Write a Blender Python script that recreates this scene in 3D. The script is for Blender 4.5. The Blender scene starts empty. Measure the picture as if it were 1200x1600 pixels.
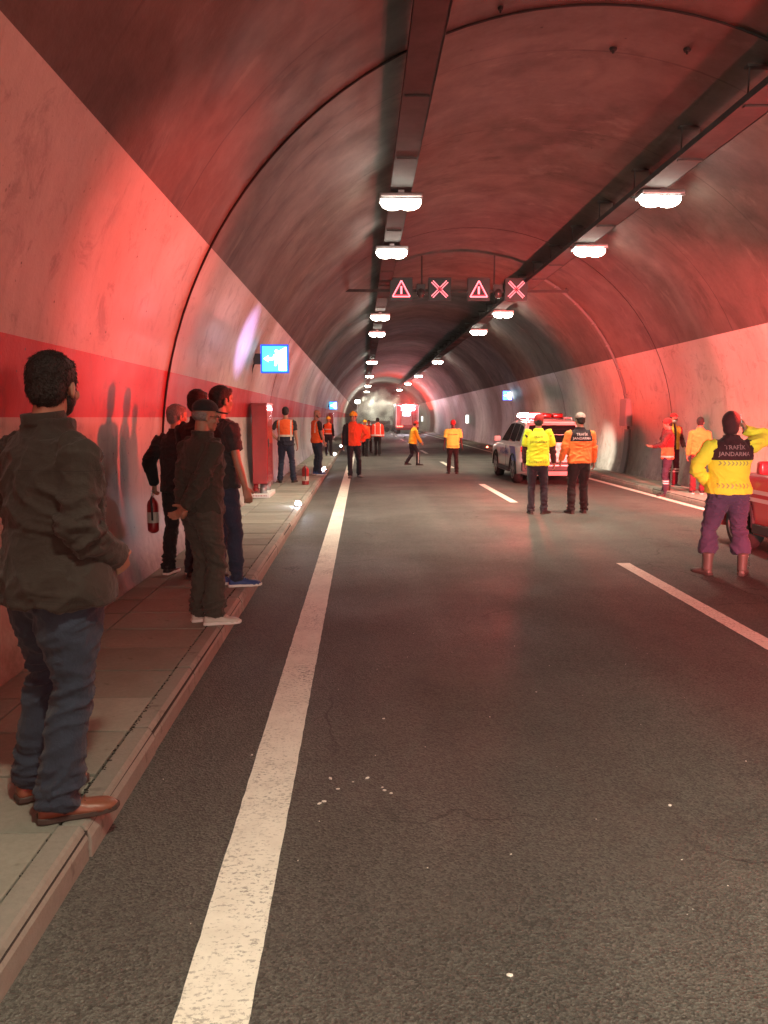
import bpy, bmesh, math, random
from mathutils import Vector, Matrix, noise, Quaternion
from mathutils.bvhtree import BVHTree
R = math.radians
random.seed(7)
SC = bpy.context.scene
COL = SC.collection

# ------------------------------------------------------------------ camera, world, exposure
cam_d = bpy.data.cameras.new('camera'); cam = bpy.data.objects.new('camera', cam_d); COL.objects.link(cam)
cam_d.sensor_fit = 'VERTICAL'; cam_d.sensor_height = 24.0; cam_d.sensor_width = 18.0
cam_d.lens = 24.0*1230/1600
cam_d.clip_end = 1000; cam_d.clip_start = .05
cam.location = (0, 0, 1.75)
cam.rotation_euler = (R(90-6.8585), 0, R(-1.5834))
SC.camera = cam
world = bpy.data.worlds.new('World'); SC.world = world; world.use_nodes = True
bg = world.node_tree.nodes['Background']; bg.inputs[0].default_value = (.02, .015, .015, 1); bg.inputs[1].default_value = .3
SC.view_settings.view_transform = 'Standard'
try: SC.view_settings.look = 'None'
except Exception: pass
SC.view_settings.exposure = 0.22; SC.view_settings.gamma = 1.0
SC.view_settings.use_curve_mapping = False
cy = SC.cycles
cy.use_denoising = True
try: cy.denoiser = 'OPENIMAGEDENOISE'
except Exception: pass
cy.max_bounces = 7; cy.diffuse_bounces = 5; cy.glossy_bounces = 3; cy.transmission_bounces = 4; cy.volume_bounces = 1
cy.transparent_max_bounces = 8
cy.sample_clamp_indirect = 6.0; cy.caustics_reflective = False; cy.caustics_refractive = False
cy.volume_step_rate = 2.0; cy.volume_max_steps = 128

# ------------------------------------------------------------------ light levels (lamps of the place)
LAMP_L = 48.0
SPOT_W = 1500.0
BEACON = dict(near=850.0, suv=1100.0, back=1500.0, truck=2200.0)
HEADLIGHT = 3300.0
HAZE = 0
RED = (1.0, .050, .034)

# ------------------------------------------------------------------ helpers
def tag(o, label=None, cat=None, group=None, kind=None):
    if label: o['label'] = label
    if cat: o['category'] = cat
    if group: o['group'] = group
    if kind: o['kind'] = kind
    return o
def empty(name, loc=(0,0,0), rz=0, **k):
    o = bpy.data.objects.new(name, None); COL.objects.link(o); o.location = loc; o.rotation_euler = (0,0,rz)
    o.empty_display_size = .2
    return tag(o, **k)
def obj(name, bm, mats, parent=None, smooth=False, loc=None):
    me = bpy.data.meshes.new(name)
    if isinstance(bm, bmesh.types.BMesh):
        bm.to_mesh(me); bm.free()
    else: me = bm; me.name = name
    if not isinstance(mats, (list, tuple)): mats = [mats]
    if len(me.materials) == 0:
        for m in mats: me.materials.append(m)
    if smooth: me.shade_smooth()
    o = bpy.data.objects.new(name, me); COL.objects.link(o)
    if parent is not None: o.parent = parent
    if loc is not None: o.location = loc
    return o
def mesh_obj(name, me, parent=None, loc=(0,0,0), rot=(0,0,0)):
    o = bpy.data.objects.new(name, me); COL.objects.link(o); o.parent = parent; o.location = loc; o.rotation_euler = rot
    return o
def BM(): return bmesh.new()
def box(bm, x0, x1, y0, y1, z0, z1, bevel=0, mi=0, M=None):
    r = bmesh.ops.create_cube(bm, size=1.0)
    vs = r['verts']
    for v in vs:
        v.co = Vector(((x0+x1)/2+v.co.x*(x1-x0), (y0+y1)/2+v.co.y*(y1-y0), (z0+z1)/2+v.co.z*(z1-z0)))
    fs = list({f for v in vs for f in v.link_faces})
    for f in fs: f.material_index = mi
    if bevel:
        es = list({e for v in vs for e in v.link_edges})
        rb = bmesh.ops.bevel(bm, geom=es, offset=bevel, segments=2, profile=.6, affect='EDGES', clamp_overlap=True)
        vs = list({v for f in rb['faces'] for v in f.verts} | {v for v in vs if v.is_valid})
        for v in vs:
            for f in v.link_faces: f.material_index = mi
    if M is not None:
        for v in vs: v.co = M @ v.co
    return vs
def cyl(bm, p0, p1, r0, r1=None, seg=12, mi=0, caps=True):
    p0 = Vector(p0); p1 = Vector(p1); r1 = r0 if r1 is None else r1
    d = p1-p0; L = d.length
    q = d.to_track_quat('Z', 'Y').to_matrix().to_4x4()
    M = Matrix.Translation((p0+p1)/2) @ q
    r = bmesh.ops.create_cone(bm, cap_ends=caps, segments=seg, radius1=r0, radius2=r1, depth=L, matrix=M)
    for v in r['verts']:
        for f in v.link_faces: f.material_index = mi
    return r['verts']
def ell(bm, c, r, rot=None, sub=3, mi=0):
    M = Matrix.Translation(c)
    if rot is not None: M = M @ rot.to_matrix().to_4x4() if hasattr(rot, 'to_matrix') else M @ rot
    M = M @ Matrix.Diagonal((r[0], r[1], r[2], 1))
    v = bmesh.ops.create_icosphere(bm, subdivisions=sub, radius=1, matrix=M)['verts']
    for a in v:
        for f in a.link_faces: f.material_index = mi
    return v
def catmull(P, n):
    out = []
    Q = [P[0]]+list(P)+[P[-1]]
    for i in range(1, len(Q)-2):
        for k in range(n):
            t = k/n
            a, b, c, d = Q[i-1], Q[i], Q[i+1], Q[i+2]
            out.append([.5*((2*b[j])+(-a[j]+c[j])*t+(2*a[j]-5*b[j]+4*c[j]-d[j])*t*t+(-a[j]+3*b[j]-3*c[j]+d[j])*t**3) for j in range(len(b))])
    out.append(list(P[-1]))
    return out
def tube(bm, pts, seg=14, side=(1,0,0), smooth=4, cap=True, mi=0, power=1.0):
    """pts: (x,y,z,a[,b]); a = half width along 'side', b = half depth"""
    P = [tuple(p) if len(p) == 5 else tuple(p)+(p[3],) for p in pts]
    P = catmull(P, smooth) if smooth > 1 else [list(p) for p in P]
    side = Vector(side).normalized()
    rings = []
    n = len(P)
    def frame(i):
        a = Vector(P[max(0, i-1)][:3]); b = Vector(P[min(n-1, i+1)][:3])
        t = (b-a)
        if t.length < 1e-6: t = Vector((0,0,1))
        t.normalize()
        s = side - t*side.dot(t)
        if s.length < .15: s = Vector((0,1,0)) - t*t.y
        s.normalize()
        return t, s, t.cross(s)
    def ring(c, s, u, a, b):
        vs = []
        for k in range(seg):
            an = 2*math.pi*k/seg; ca, sa = math.cos(an), math.sin(an)
            if power != 1.0:
                ca = math.copysign(abs(ca)**power, ca); sa = math.copysign(abs(sa)**power, sa)
            vs.append(bm.verts.new(c + s*(ca*a) + u*(sa*b)))
        return vs
    if cap:
        t, s, u = frame(0); c = Vector(P[0][:3]); a, b = P[0][3], P[0][4]; m = min(a, b)
        for an in (70, 45, 22): rings.append(ring(c - t*m*.75*math.sin(R(an)), s, u, a*math.cos(R(an)), b*math.cos(R(an))))
    for i in range(n):
        t, s, u = frame(i); rings.append(ring(Vector(P[i][:3]), s, u, P[i][3], P[i][4]))
    if cap:
        t, s, u = frame(n-1); c = Vector(P[-1][:3]); a, b = P[-1][3], P[-1][4]; m = min(a, b)
        for an in (22, 45, 70): rings.append(ring(c + t*m*.75*math.sin(R(an)), s, u, a*math.cos(R(an)), b*math.cos(R(an))))
    for A, B in zip(rings, rings[1:]):
        for k in range(seg):
            f = bm.faces.new((A[k], A[(k+1) % seg], B[(k+1) % seg], B[k])); f.material_index = mi
    bm.faces.new(rings[0][::-1]).material_index = mi; bm.faces.new(rings[-1]).material_index = mi
    return rings
def pipe(bm, pts, r, seg=8, mi=0, smooth=4):
    return tube(bm, [(p[0], p[1], p[2], r) for p in pts], seg=seg, smooth=smooth, cap=False, mi=mi)
def prism(bm, poly, axis, a0, a1, mi=0):
    """extrude a 2-D polygon along an axis: axis 'x' poly=(y,z); 'y' poly=(x,z); 'z' poly=(x,y)"""
    def mk(p, a):
        return {'x': (a, p[0], p[1]), 'y': (p[0], a, p[1]), 'z': (p[0], p[1], a)}[axis]
    A = [bm.verts.new(mk(p, a0)) for p in poly]; B = [bm.verts.new(mk(p, a1)) for p in poly]
    fs = [bm.faces.new(A), bm.faces.new(B)]
    for i in range(len(poly)):
        j = (i+1) % len(poly); fs.append(bm.faces.new((A[i], A[j], B[j], B[i])))
    for f in fs: f.material_index = mi
    bmesh.ops.recalc_face_normals(bm, faces=fs)
    return A+B
def remeshed(bm, voxel, smooth_it=2):
    bmesh.ops.recalc_face_normals(bm, faces=bm.faces)
    me = bpy.data.meshes.new('tmp'); bm.to_mesh(me); bm.free()
    o = bpy.data.objects.new('tmp', me); COL.objects.link(o)
    m = o.modifiers.new('r', 'REMESH'); m.mode = 'VOXEL'; m.voxel_size = voxel; m.adaptivity = 0
    if smooth_it:
        s = o.modifiers.new('s', 'SMOOTH'); s.factor = .5; s.iterations = smooth_it
    dg = bpy.context.evaluated_depsgraph_get()
    out = bpy.data.meshes.new_from_object(o.evaluated_get(dg))
    bpy.data.objects.remove(o); bpy.data.meshes.remove(me)
    out.materials.clear()
    return out
def folds(me, amp, sc=(7, 7, 13), seed=0, zones=(), soft=.5):
    """push cloth out and in along its normals: ridged folds, denser in 'zones' (centre, radius, gain)"""
    off = Vector((seed*3.1, seed*1.7, seed*.9))
    nrm = [v.normal.copy() for v in me.vertices]
    for v, n in zip(me.vertices, nrm):
        p = v.co
        q = Vector((p.x*sc[0], p.y*sc[1], p.z*sc[2])) + off
        w = Vector((p.x*3, p.y*3, p.z*3)) + off
        q = q + Vector((noise.noise(w), noise.noise(w+Vector((9,0,0))), noise.noise(w+Vector((0,9,0)))))*1.6
        a = noise.noise(q); r = (1-abs(a))**3 - .45
        g = soft + max(0, noise.noise(w*.9+Vector((5,5,5))))*1.2
        for c, rad, k in zones:
            d = (p-c).length
            if d < rad: g += k*(1-d/rad)
        q2 = q*2.3 + Vector((3, 7, 1)); r2 = (1-abs(noise.noise(q2)))**4 - .3
        v.co = p + n*(amp*(r*g*1.5 + r2*g*.5 + .6*noise.noise(w*.8)))
    me.update()

# ------------------------------------------------------------------ materials
MATS = {}
def mat(name, color, rough=.6, metal=0, emit=None, estr=0, spec=None, bump=None, var=None, coat=0, sheen=0):
    if name in MATS: return MATS[name]
    m = bpy.data.materials.new(name); m.use_nodes = True; MATS[name] = m
    nt = m.node_tree; b = nt.nodes['Principled BSDF']
    c = (*color, 1) if len(color) == 3 else color
    b.inputs['Base Color'].default_value = c
    b.inputs['Roughness'].default_value = rough; b.inputs['Metallic'].default_value = metal
    if spec is not None: b.inputs['Specular IOR Level'].default_value = spec
    if coat: b.inputs['Coat Weight'].default_value = coat; b.inputs['Coat Roughness'].default_value = .08
    if sheen: b.inputs['Sheen Weight'].default_value = sheen
    if emit: b.inputs['Emission Color'].default_value = (*emit, 1); b.inputs['Emission Strength'].default_value = estr
    if bump or var:
        tc = nt.nodes.new('ShaderNodeTexCoord')
    if bump:
        sc, st = bump
        n = nt.nodes.new('ShaderNodeTexNoise'); n.inputs['Scale'].default_value = sc; n.inputs['Detail'].default_value = 5
        nt.links.new(tc.outputs['Object'], n.inputs['Vector'])
        bu = nt.nodes.new('ShaderNodeBump'); bu.inputs['Strength'].default_value = st; bu.inputs['Distance'].default_value = .01
        nt.links.new(n.outputs['Fac'], bu.inputs['Height']); nt.links.new(bu.outputs[0], b.inputs['Normal'])
    if var:
        sc, lo, hi = var
        n = nt.nodes.new('ShaderNodeTexNoise'); n.inputs['Scale'].default_value = sc; n.inputs['Detail'].default_value = 6
        n.inputs['Roughness'].default_value = .65
        nt.links.new(tc.outputs['Object'], n.inputs['Vector'])
        mp = nt.nodes.new('ShaderNodeMapRange'); mp.inputs[1].default_value = .3; mp.inputs[2].default_value = .7
        mp.inputs[3].default_value = lo; mp.inputs[4].default_value = hi
        nt.links.new(n.outputs['Fac'], mp.inputs[0])
        mx = nt.nodes.new('ShaderNodeMix'); mx.data_type = 'RGBA'; mx.blend_type = 'MULTIPLY'; mx.inputs[0].default_value = 1
        mx.inputs[6].default_value = c
        nt.links.new(mp.outputs[0], mx.inputs[7]); nt.links.new(mx.outputs[2], b.inputs['Base Color'])
    return m
class N:
    """tiny node-graph helper"""
    def __init__(s, m): s.nt = m.node_tree; s.b = s.nt.nodes['Principled BSDF']; s.tc = s.nt.nodes.new('ShaderNodeTexCoord')
    def add(s, t, **k):
        n = s.nt.nodes.new(t)
        for a, v in k.items(): setattr(n, a, v)
        return n
    def link(s, a, b): s.nt.links.new(a, b)
    def noise(s, scale, detail=4, rough=.6, vec=None, dist=0):
        n = s.add('ShaderNodeTexNoise'); n.inputs['Scale'].default_value = scale; n.inputs['Detail'].default_value = detail
        n.inputs['Roughness'].default_value = rough; n.inputs['Distortion'].default_value = dist
        s.link(vec or s.tc.outputs['Object'], n.inputs['Vector']); return n.outputs['Fac']
    def vor(s, scale, out='Distance', vec=None):
        n = s.add('ShaderNodeTexVoronoi'); n.inputs['Scale'].default_value = scale
        s.link(vec or s.tc.outputs['Object'], n.inputs['Vector']); return n.outputs[out]
    def mapped(s, sc, loc=(0,0,0)):
        n = s.add('ShaderNodeMapping'); n.inputs['Scale'].default_value = sc; n.inputs['Location'].default_value = loc
        s.link(s.tc.outputs['Object'], n.inputs['Vector']); return n.outputs[0]
    def rng(s, v, a, b, lo=0, hi=1):
        n = s.add('ShaderNodeMapRange'); n.inputs[1].default_value = a; n.inputs[2].default_value = b
        n.inputs[3].default_value = lo; n.inputs[4].default_value = hi; s.link(v, n.inputs[0]); return n.outputs[0]
    def mix(s, f, a, b, mode='MIX'):
        n = s.add('ShaderNodeMix', data_type='RGBA', blend_type=mode)
        for i, v in ((0, f), (6, a), (7, b)):
            if isinstance(v, (int, float)): n.inputs[i].default_value = v if i == 0 else (v, v, v, 1)
            elif isinstance(v, tuple): n.inputs[i].default_value = (*v, 1) if len(v) == 3 else v
            else: s.link(v, n.inputs[i])
        return n.outputs[2]
    def math(s, op, a, b=None):
        n = s.add('ShaderNodeMath', operation=op)
        for i, v in ((0, a), (1, b)):
            if v is None: continue
            if isinstance(v, (int, float)): n.inputs[i].default_value = v
            else: s.link(v, n.inputs[i])
        return n.outputs[0]
    def bump(s, h, st, dist=.01):
        n = s.add('ShaderNodeBump'); n.inputs['Strength'].default_value = st; n.inputs['Distance'].default_value = dist
        s.link(h, n.inputs['Height']); s.link(n.outputs[0], s.b.inputs['Normal'])
def newmat(name, rough=.7):
    m = bpy.data.materials.new(name); m.use_nodes = True; n = N(m); n.b.inputs['Roughness'].default_value = rough
    MATS[name] = m
    return m, n

def make_wall_paint(name, base, dirt, speck=.5):
    m, n = newmat(name, .5)
    big = n.noise(.55, 6, .62); fine = n.noise(9, 5, .7); streak = n.noise(1, 5, .6, vec=n.mapped((1.2, 1.2, .12)))
    c = n.mix(n.rng(big, .35, .7, 0, .55), base, dirt)
    sz = n.add('ShaderNodeSeparateXYZ'); n.link(n.tc.outputs['Object'], sz.inputs[0])
    low = n.math('MULTIPLY', n.rng(sz.outputs[2], .15, .9, 1, 0), n.rng(n.noise(3.5, 5, .7), .38, .62, 0, .8))
    c = n.mix(low, c, tuple(x*.42 for x in dirt))
    drip = n.noise(1, 5, .7, vec=n.mapped((5, 5, .35)))
    c = n.mix(n.rng(drip, .56, .70, 0, .4), c, tuple(x*.5 for x in dirt))
    c = n.mix(n.rng(streak, .5, .75, 0, .45), c, tuple(x*.62 for x in dirt))
    c = n.mix(n.rng(fine, .3, .75, 0, .22), c, tuple(x*.6 for x in base))
    # dark pin holes and splashes, in clusters
    v = n.vor(15); sp = n.rng(v, .12, .19, 1, 0); clus = n.rng(n.noise(1.5, 3, .6), .50, .60, 0, 1)
    rnd = n.rng(n.noise(33, 1, .5), .5, .56, 0, 1)
    f = n.math('MULTIPLY', n.math('MULTIPLY', sp, clus), rnd)
    c = n.mix(n.math('MULTIPLY', f, speck), c, (.03, .02, .02))
    c = n.mix(n.rng(n.noise(2.6, 7, .72, dist=.9), .54, .66, 0, .5), c, tuple(x*.5 for x in dirt))
    v2 = n.vor(5.5); sp2 = n.rng(v2, .045, .075, .9, 0); rnd2 = n.rng(n.noise(7, 1, .5), .46, .5, 0, 1)
    c = n.mix(n.math('MULTIPLY', sp2, rnd2), c, (.04, .03, .03))
    n.link(c, n.b.inputs['Base Color'])
    h = n.math('ADD', n.noise(3.2, 5, .6), n.math('MULTIPLY', n.noise(60, 3, .6), .12))
    n.b.inputs['Specular IOR Level'].default_value = .22
    n.bump(h, .25, .04)
    n.link(n.rng(big, .3, .7, .38, .6), n.b.inputs['Roughness'])
    return m
M_wall = make_wall_paint('wall_paint', (.42, .385, .33), (.29, .26, .21))
M_band = make_wall_paint('red_band_paint', (.40, .010, .012), (.28, .010, .012), .85)
def make_vault():
    m, n = newmat('vault_concrete', .42)
    big = n.noise(.3, 6, .6, dist=.4); mid = n.noise(1.5, 6, .65); fine = n.noise(14, 5, .7)
    c = n.mix(n.rng(big, .3, .7), (.058, .046, .037), (.118, .094, .074))
    c = n.mix(n.rng(mid, .35, .75, 0, .5), c, (.034, .03, .028))
    c = n.mix(n.rng(fine, .35, .7, 0, .3), c, (.11, .1, .09))
    blot = n.noise(.55, 3, .5, dist=1.2)
    c = n.mix(n.rng(blot, .52, .66, 0, .5), c, (.028, .024, .022))
    c = n.mix(n.rng(n.noise(.8, 3, .5, dist=.8), .58, .7, 0, .35), c, (.15, .13, .11))
    sx = n.add('ShaderNodeSeparateXYZ'); n.link(n.tc.outputs['Object'], sx.inputs[0])
    fr = n.math('FRACT', n.math('MULTIPLY', n.math('ADD', sx.outputs[1], n.math('MULTIPLY', n.noise(2, 2, .5), .03)), 1/2.575))
    ln = n.math('MULTIPLY', n.math('LESS_THAN', fr, .012), n.rng(n.noise(.7, 3, .6), .4, .6, .1, .6))
    c = n.mix(ln, c, (.02, .017, .015))
    leak = n.noise(1, 5, .65, vec=n.mapped((1.4, 2.2, .22)), dist=.3)
    c = n.mix(n.rng(leak, .60, .70, 0, .45), c, (.16, .14, .115))
    c = n.mix(n.rng(n.noise(1, 5, .65, vec=n.mapped((1.1, 1.7, .2), (5, 3, 2))), .58, .70, 0, .55), c, (.022, .018, .016))
    ring = n.noise(1, 4, .55, vec=n.mapped((.08, 2.1, .08)))
    c = n.mix(n.rng(ring, .45, .7, 0, .2), c, (.03, .027, .025))
    v = n.vor(2.0); rnd = n.rng(n.noise(3, 1, .5), .56, .6, 0, 1)
    c = n.mix(n.math('MULTIPLY', n.rng(v, .03, .05, .85, 0), rnd), c, (.02, .015, .015))
    n.link(c, n.b.inputs['Base Color'])
    n.bump(n.math('ADD', n.noise(1.1, 5, .6), n.math('MULTIPLY', n.noise(40, 3, .6), .08)), .35, .06)
    n.link(n.rng(mid, .3, .7, .68, .85), n.b.inputs['Roughness']); n.b.inputs['Specular IOR Level'].default_value = .3
    return m
M_vault = make_vault()
M_joint = mat('joint_dark', (.012, .011, .01), .9)
def make_asphalt():
    m, n = newmat('asphalt', .75)
    v = n.add('ShaderNodeTexVoronoi'); v.inputs['Scale'].default_value = 105; n.link(n.tc.outputs['Object'], v.inputs['Vector'])
    bw = n.add('ShaderNodeSeparateColor'); n.link(v.outputs['Color'], bw.inputs[0])
    agg = n.rng(bw.outputs[0], 0, 1, .5, 1.5)
    fine = n.rng(n.noise(240, 3, .7), .3, .7, .6, 1.4)
    big = n.rng(n.noise(.45, 5, .6), .3, .7, .8, 1.22)
    lane = n.rng(n.noise(1, 4, .55, vec=n.mapped((.9, .05, 1))), .35, .68, .72, 1.25)
    g = n.math('MULTIPLY', n.math('MULTIPLY', agg, fine), n.math('MULTIPLY', big, lane))
    col = n.mix(1.0, (.084, .082, .073), g, 'MULTIPLY')
    oil = n.math('MULTIPLY', n.rng(n.noise(2.3, 5, .6, dist=.6), .57, .70, 0, 1), n.rng(n.noise(.35, 2, .5), .45, .6, 0, 1))
    col = n.mix(n.math('MULTIPLY', oil, .55), col, (.022, .02, .018))
    dust = n.rng(n.noise(1.1, 6, .7), .5, .75, 0, .3); col = n.mix(dust, col, (.12, .108, .09))
    ve = n.add('ShaderNodeTexVoronoi'); ve.feature = 'DISTANCE_TO_EDGE'; ve.inputs['Scale'].default_value = .5
    nv = n.add('ShaderNodeTexNoise'); nv.inputs['Scale'].default_value = 2.5; nv.inputs['Detail'].default_value = 6; n.link(n.tc.outputs['Object'], nv.inputs['Vector'])
    va = n.add('ShaderNodeVectorMath'); va.operation = 'MULTIPLY_ADD'; n.link(nv.outputs['Color'], va.inputs[0]); va.inputs[1].default_value = (.5, .5, .5); n.link(n.tc.outputs['Object'], va.inputs[2]); n.link(va.outputs[0], ve.inputs['Vector'])
    crack = n.math('MULTIPLY', n.rng(ve.outputs['Distance'], .002, .006, 1, 0), n.rng(n.noise(.4, 2, .5), .52, .58, 0, .7))
    col = n.mix(crack, col, (.015, .013, .012))
    # sparse pale stones
    w = n.vor(60); pale = n.math('MULTIPLY', n.rng(w, .1, .16, 1, 0), n.rng(n.noise(45, 1, .5), .62, .65, 0, 1))
    col = n.mix(n.math('MULTIPLY', pale, .5), col, (.25, .23, .2))
    n.link(col, n.b.inputs['Base Color'])
    n.bump(n.math('ADD', v.outputs['Distance'], n.math('MULTIPLY', n.noise(200, 2, .6), .5)), .9, .006)
    n.link(n.rng(n.noise(.6, 4, .6), .3, .7, .55, .8), n.b.inputs['Roughness'])
    return m
M_asphalt = make_asphalt()
def make_line(name='road_paint', wear=.75):
    m, n = newmat(name, .55)
    v = n.noise(70, 4, .75); w = n.noise(2.2, 4, .6)
    st = n.noise(1, 4, .7, vec=n.mapped((26, 70, 1)))
    k = n.math('ADD', n.math('MULTIPLY', v, .5), n.math('MULTIPLY', st, .5))
    f = n.rng(n.math('ADD', k, n.math('MULTIPLY', w, .22)), .525, .585, 1, 0)
    f = n.math('MULTIPLY', f, n.rng(n.noise(.7, 3, .6), .35, .65, wear*.35, min(1, wear*1.25)))
    c = n.mix(f, (.86, .84, .75), (.12, .11, .095))
    c = n.mix(n.rng(n.noise(9, 4, .6), .4, .7, 0, .25), c, (.5, .46, .38))
    n.link(c, n.b.inputs['Base Color']); n.bump(v, .5, .004); n.b.inputs['Specular IOR Level'].default_value = .3
    return m
M_line = make_line()
def make_slab(name, base, k=1):
    m, n = newmat(name, .8)
    oi = n.add('ShaderNodeObjectInfo')
    c = n.mix(n.rng(n.noise(2.3, 6, .65), .3, .7, 0, .7), tuple(x for x in base), tuple(x*.62 for x in base))
    c = n.mix(n.rng(n.noise(34, 5, .7), .4, .7, 0, .4), c, tuple(x*.55 for x in base))
    c = n.mix(1.0, c, n.rng(oi.outputs['Random'], 0, 1, .8, 1.15), 'MULTIPLY')
    st = n.math('MULTIPLY', n.rng(n.noise(6, 3, .7), .62, .68, 0, 1), .35)
    c = n.mix(st, c, (.06, .05, .04))
    n.link(c, n.b.inputs['Base Color']); n.bump(n.math('ADD', n.noise(70, 4, .7), n.noise(7, 3, .5)), .5, .005)
    return m
M_slab = make_slab('slab_concrete', (.33, .32, .27))
M_kerb = make_slab('kerb_concrete', (.36, .335, .29))
M_grit = mat('joint_grit', (.035, .03, .025), .95, bump=(90, .8))
M_steel = mat('galvanised_steel', (.42, .42, .43), .38, .85, var=(9, .7, 1.1))
M_tray = mat('tray_steel', (.050, .046, .043), .85, 0, var=(3, .6, 1.2))
M_black = mat('black_plastic', (.018, .018, .02), .45)
M_rubber = mat('rubber', (.02, .02, .02), .8, bump=(60, .3))
M_redpaint = mat('red_metal', (.32, .014, .018), .32, 0, var=(4, .75, 1.1), coat=.3)
M_lens = mat('lamp_lens', (.9, .9, .85), .4, emit=(1.0, .93, .78), estr=LAMP_L)
M_lens_far = mat('lamp_lens_far', (.9, .9, .85), .4, emit=(1.0, .93, .78), estr=LAMP_L*.6)
M_led = mat('red_led', (.2, .01, .02), .5, emit=(1, .04, .08), estr=1.3)
M_ledcore = mat('red_led_core', (.4, .2, .2), .5, emit=(1, .16, .20), estr=3.0)
M_white = mat('white_enamel', (.75, .73, .70), .4)

# ------------------------------------------------------------------ tunnel shell
XC, ZC, RT = 2.7, 1.25, 5.02
KZ = .14
Y0, Y1 = -26.0, 235.0
PAINT_L, PAINT_R = 3.66, 3.42
BAND0, BAND1 = 1.75, 2.27
def arch_pt(a, r=RT): return XC + r*math.cos(a), ZC + r*math.sin(a)
a_start = math.asin((-.1-ZC)/RT)
def arch_angles():
    A = {a_start, math.pi-a_start}
    z2a = lambda z: math.asin((z-ZC)/RT)
    A |= {z2a(PAINT_R), math.pi-z2a(PAINT_L), math.pi-z2a(BAND0), math.pi-z2a(BAND1)}
    n = 60
    for i in range(1, n):
        a = a_start + (math.pi-2*a_start)*i/n
        if min(abs(a-b) for b in A) > .012: A.add(a)
    return sorted(A)
ANG = arch_angles()
def shell_mesh(y0, y1, thick=.05):
    bm = BM(); ny = max(1, int((y1-y0)/3.4)); grid = []
    for j in range(ny+1):
        y = y0+(y1-y0)*j/ny
        grid.append([bm.verts.new((arch_pt(a)[0], y, arch_pt(a)[1])) for a in ANG])
    for j in range(ny):
        for i in range(len(ANG)-1):
            f = bm.faces.new((grid[j][i], grid[j][i+1], grid[j+1][i+1], grid[j+1][i]))
            z = (arch_pt(ANG[i])[1]+arch_pt(ANG[i+1])[1])/2; left = ANG[i] > math.pi/2
            if z > (PAINT_L if left else PAINT_R): f.material_index = 0
            elif left and BAND0 < z < BAND1: f.material_index = 2
            else: f.material_index = 1
            f.smooth = True
    for j in (0, ny):   # returns into the joint
        back = [bm.verts.new((arch_pt(a, RT+thick)[0], y0 if j == 0 else y1, arch_pt(a, RT+thick)[1])) for a in ANG]
        for i in range(len(ANG)-1):
            f = bm.faces.new((grid[j][i], grid[j][i+1], back[i+1], back[i])); f.material_index = 3
    return bm
vault = empty('tunnel_vault', (0,0,0)); tag(vault, 'arched concrete tunnel lining with cream painted lower walls and a red band on one side', kind='structure')
joints = [-26, -11.4, -1.1, 9.2, 19.5, 29.8, 40.1, 50.4, 60.7, 71, 81.3, 91.6, 101.9, 115, 130, 150, 180, 235]
for a, b in zip(joints, joints[1:]):
    g = .014 if a < 60 else .02
    obj('lining_segment', shell_mesh(a+g, b-g), [M_vault, M_wall, M_band, M_joint], vault)
bm = BM()
grid = []
for y in (Y0-.5, Y1+.5):
    grid.append([bm.verts.new((arch_pt(a, RT+.07)[0], y, arch_pt(a, RT+.07)[1])) for a in ANG])
for i in range(len(ANG)-1): bm.faces.new((grid[0][i], grid[0][i+1], grid[1][i+1], grid[1][i]))
for g in grid: bm.faces.new(g)
obj('joint_seal', bm, M_joint, vault)

# rebated bars of shadow gap where wide seams were sealed with a black strip (the near joint)
def haze_box():
    m = bpy.data.materials.new('haze'); m.use_nodes = True; nt = m.node_tree
    for n_ in list(nt.nodes): nt.nodes.remove(n_)
    out = nt.nodes.new('ShaderNodeOutputMaterial'); pv = nt.nodes.new('ShaderNodeVolumePrincipled'); nt.links.new(pv.outputs[0], out.inputs['Volume'])
    pv.inputs['Color'].default_value = (.9, .88, .86, 1); pv.inputs['Density'].default_value = HAZE; pv.inputs['Anisotropy'].default_value = .6
    bm = BM(); box(bm, -6, 12, Y0-3, Y1+3, -1.2, 8); tag(obj('haze', bm, m), 'thin smoky haze hanging in the tunnel air', 'haze', kind='stuff')
if HAZE: haze_box()
# ------------------------------------------------------------------ road
XKL, XKR = -1.09, 6.72
XJL, XJR = -1.21, 6.84
XWL, XWR = XC-math.sqrt(RT**2-(ZC-KZ)**2)+.0, XC+math.sqrt(RT**2-(ZC-KZ)**2)
bm = BM()
nx, ys = 6, [Y0]+[ -2+i*2.0 for i in range(0, 20)]+[50, 80, 120, 160, Y1]
g = [[bm.verts.new((XKL-.15+(XKR-XKL+.3)*i/nx, y, 0)) for i in range(nx+1)] for y in ys]
for j in range(len(ys)-1):
    for i in range(nx): bm.faces.new((g[j][i], g[j][i+1], g[j+1][i+1], g[j+1][i]))
obj('road', bm, M_asphalt); tag(bpy.data.objects['road'], 'dark asphalt carriageway running into the tunnel', kind='structure')
def strip(bm, x0, x1, y0, y1, z=.004, rag=.0):
    n = max(1, int((y1-y0)/.06)) if rag else 1
    n = min(n, 700)
    L = []; Rr = []
    for j in range(n+1):
        y = y0+(y1-y0)*j/n
        L.append(bm.verts.new((x0+random.uniform(-rag, rag), y, z))); Rr.append(bm.verts.new((x1+random.uniform(-rag, rag), y, z)))
    for j in range(n): bm.faces.new((L[j], Rr[j], Rr[j+1], L[j+1]))
marks = empty('road_markings', (0,0,0)); tag(marks, 'white painted edge lines and broken centre line on the asphalt', kind='structure')
bm = BM(); strip(bm, -.555, -.335, -10, 24, rag=.002); strip(bm, -.555, -.335, 24.001, 200); obj('edge_line', bm, M_line, marks)
bm = BM(); strip(bm, 6.45, 6.62, -10, 200); obj('edge_line', bm, M_line, marks)
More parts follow.
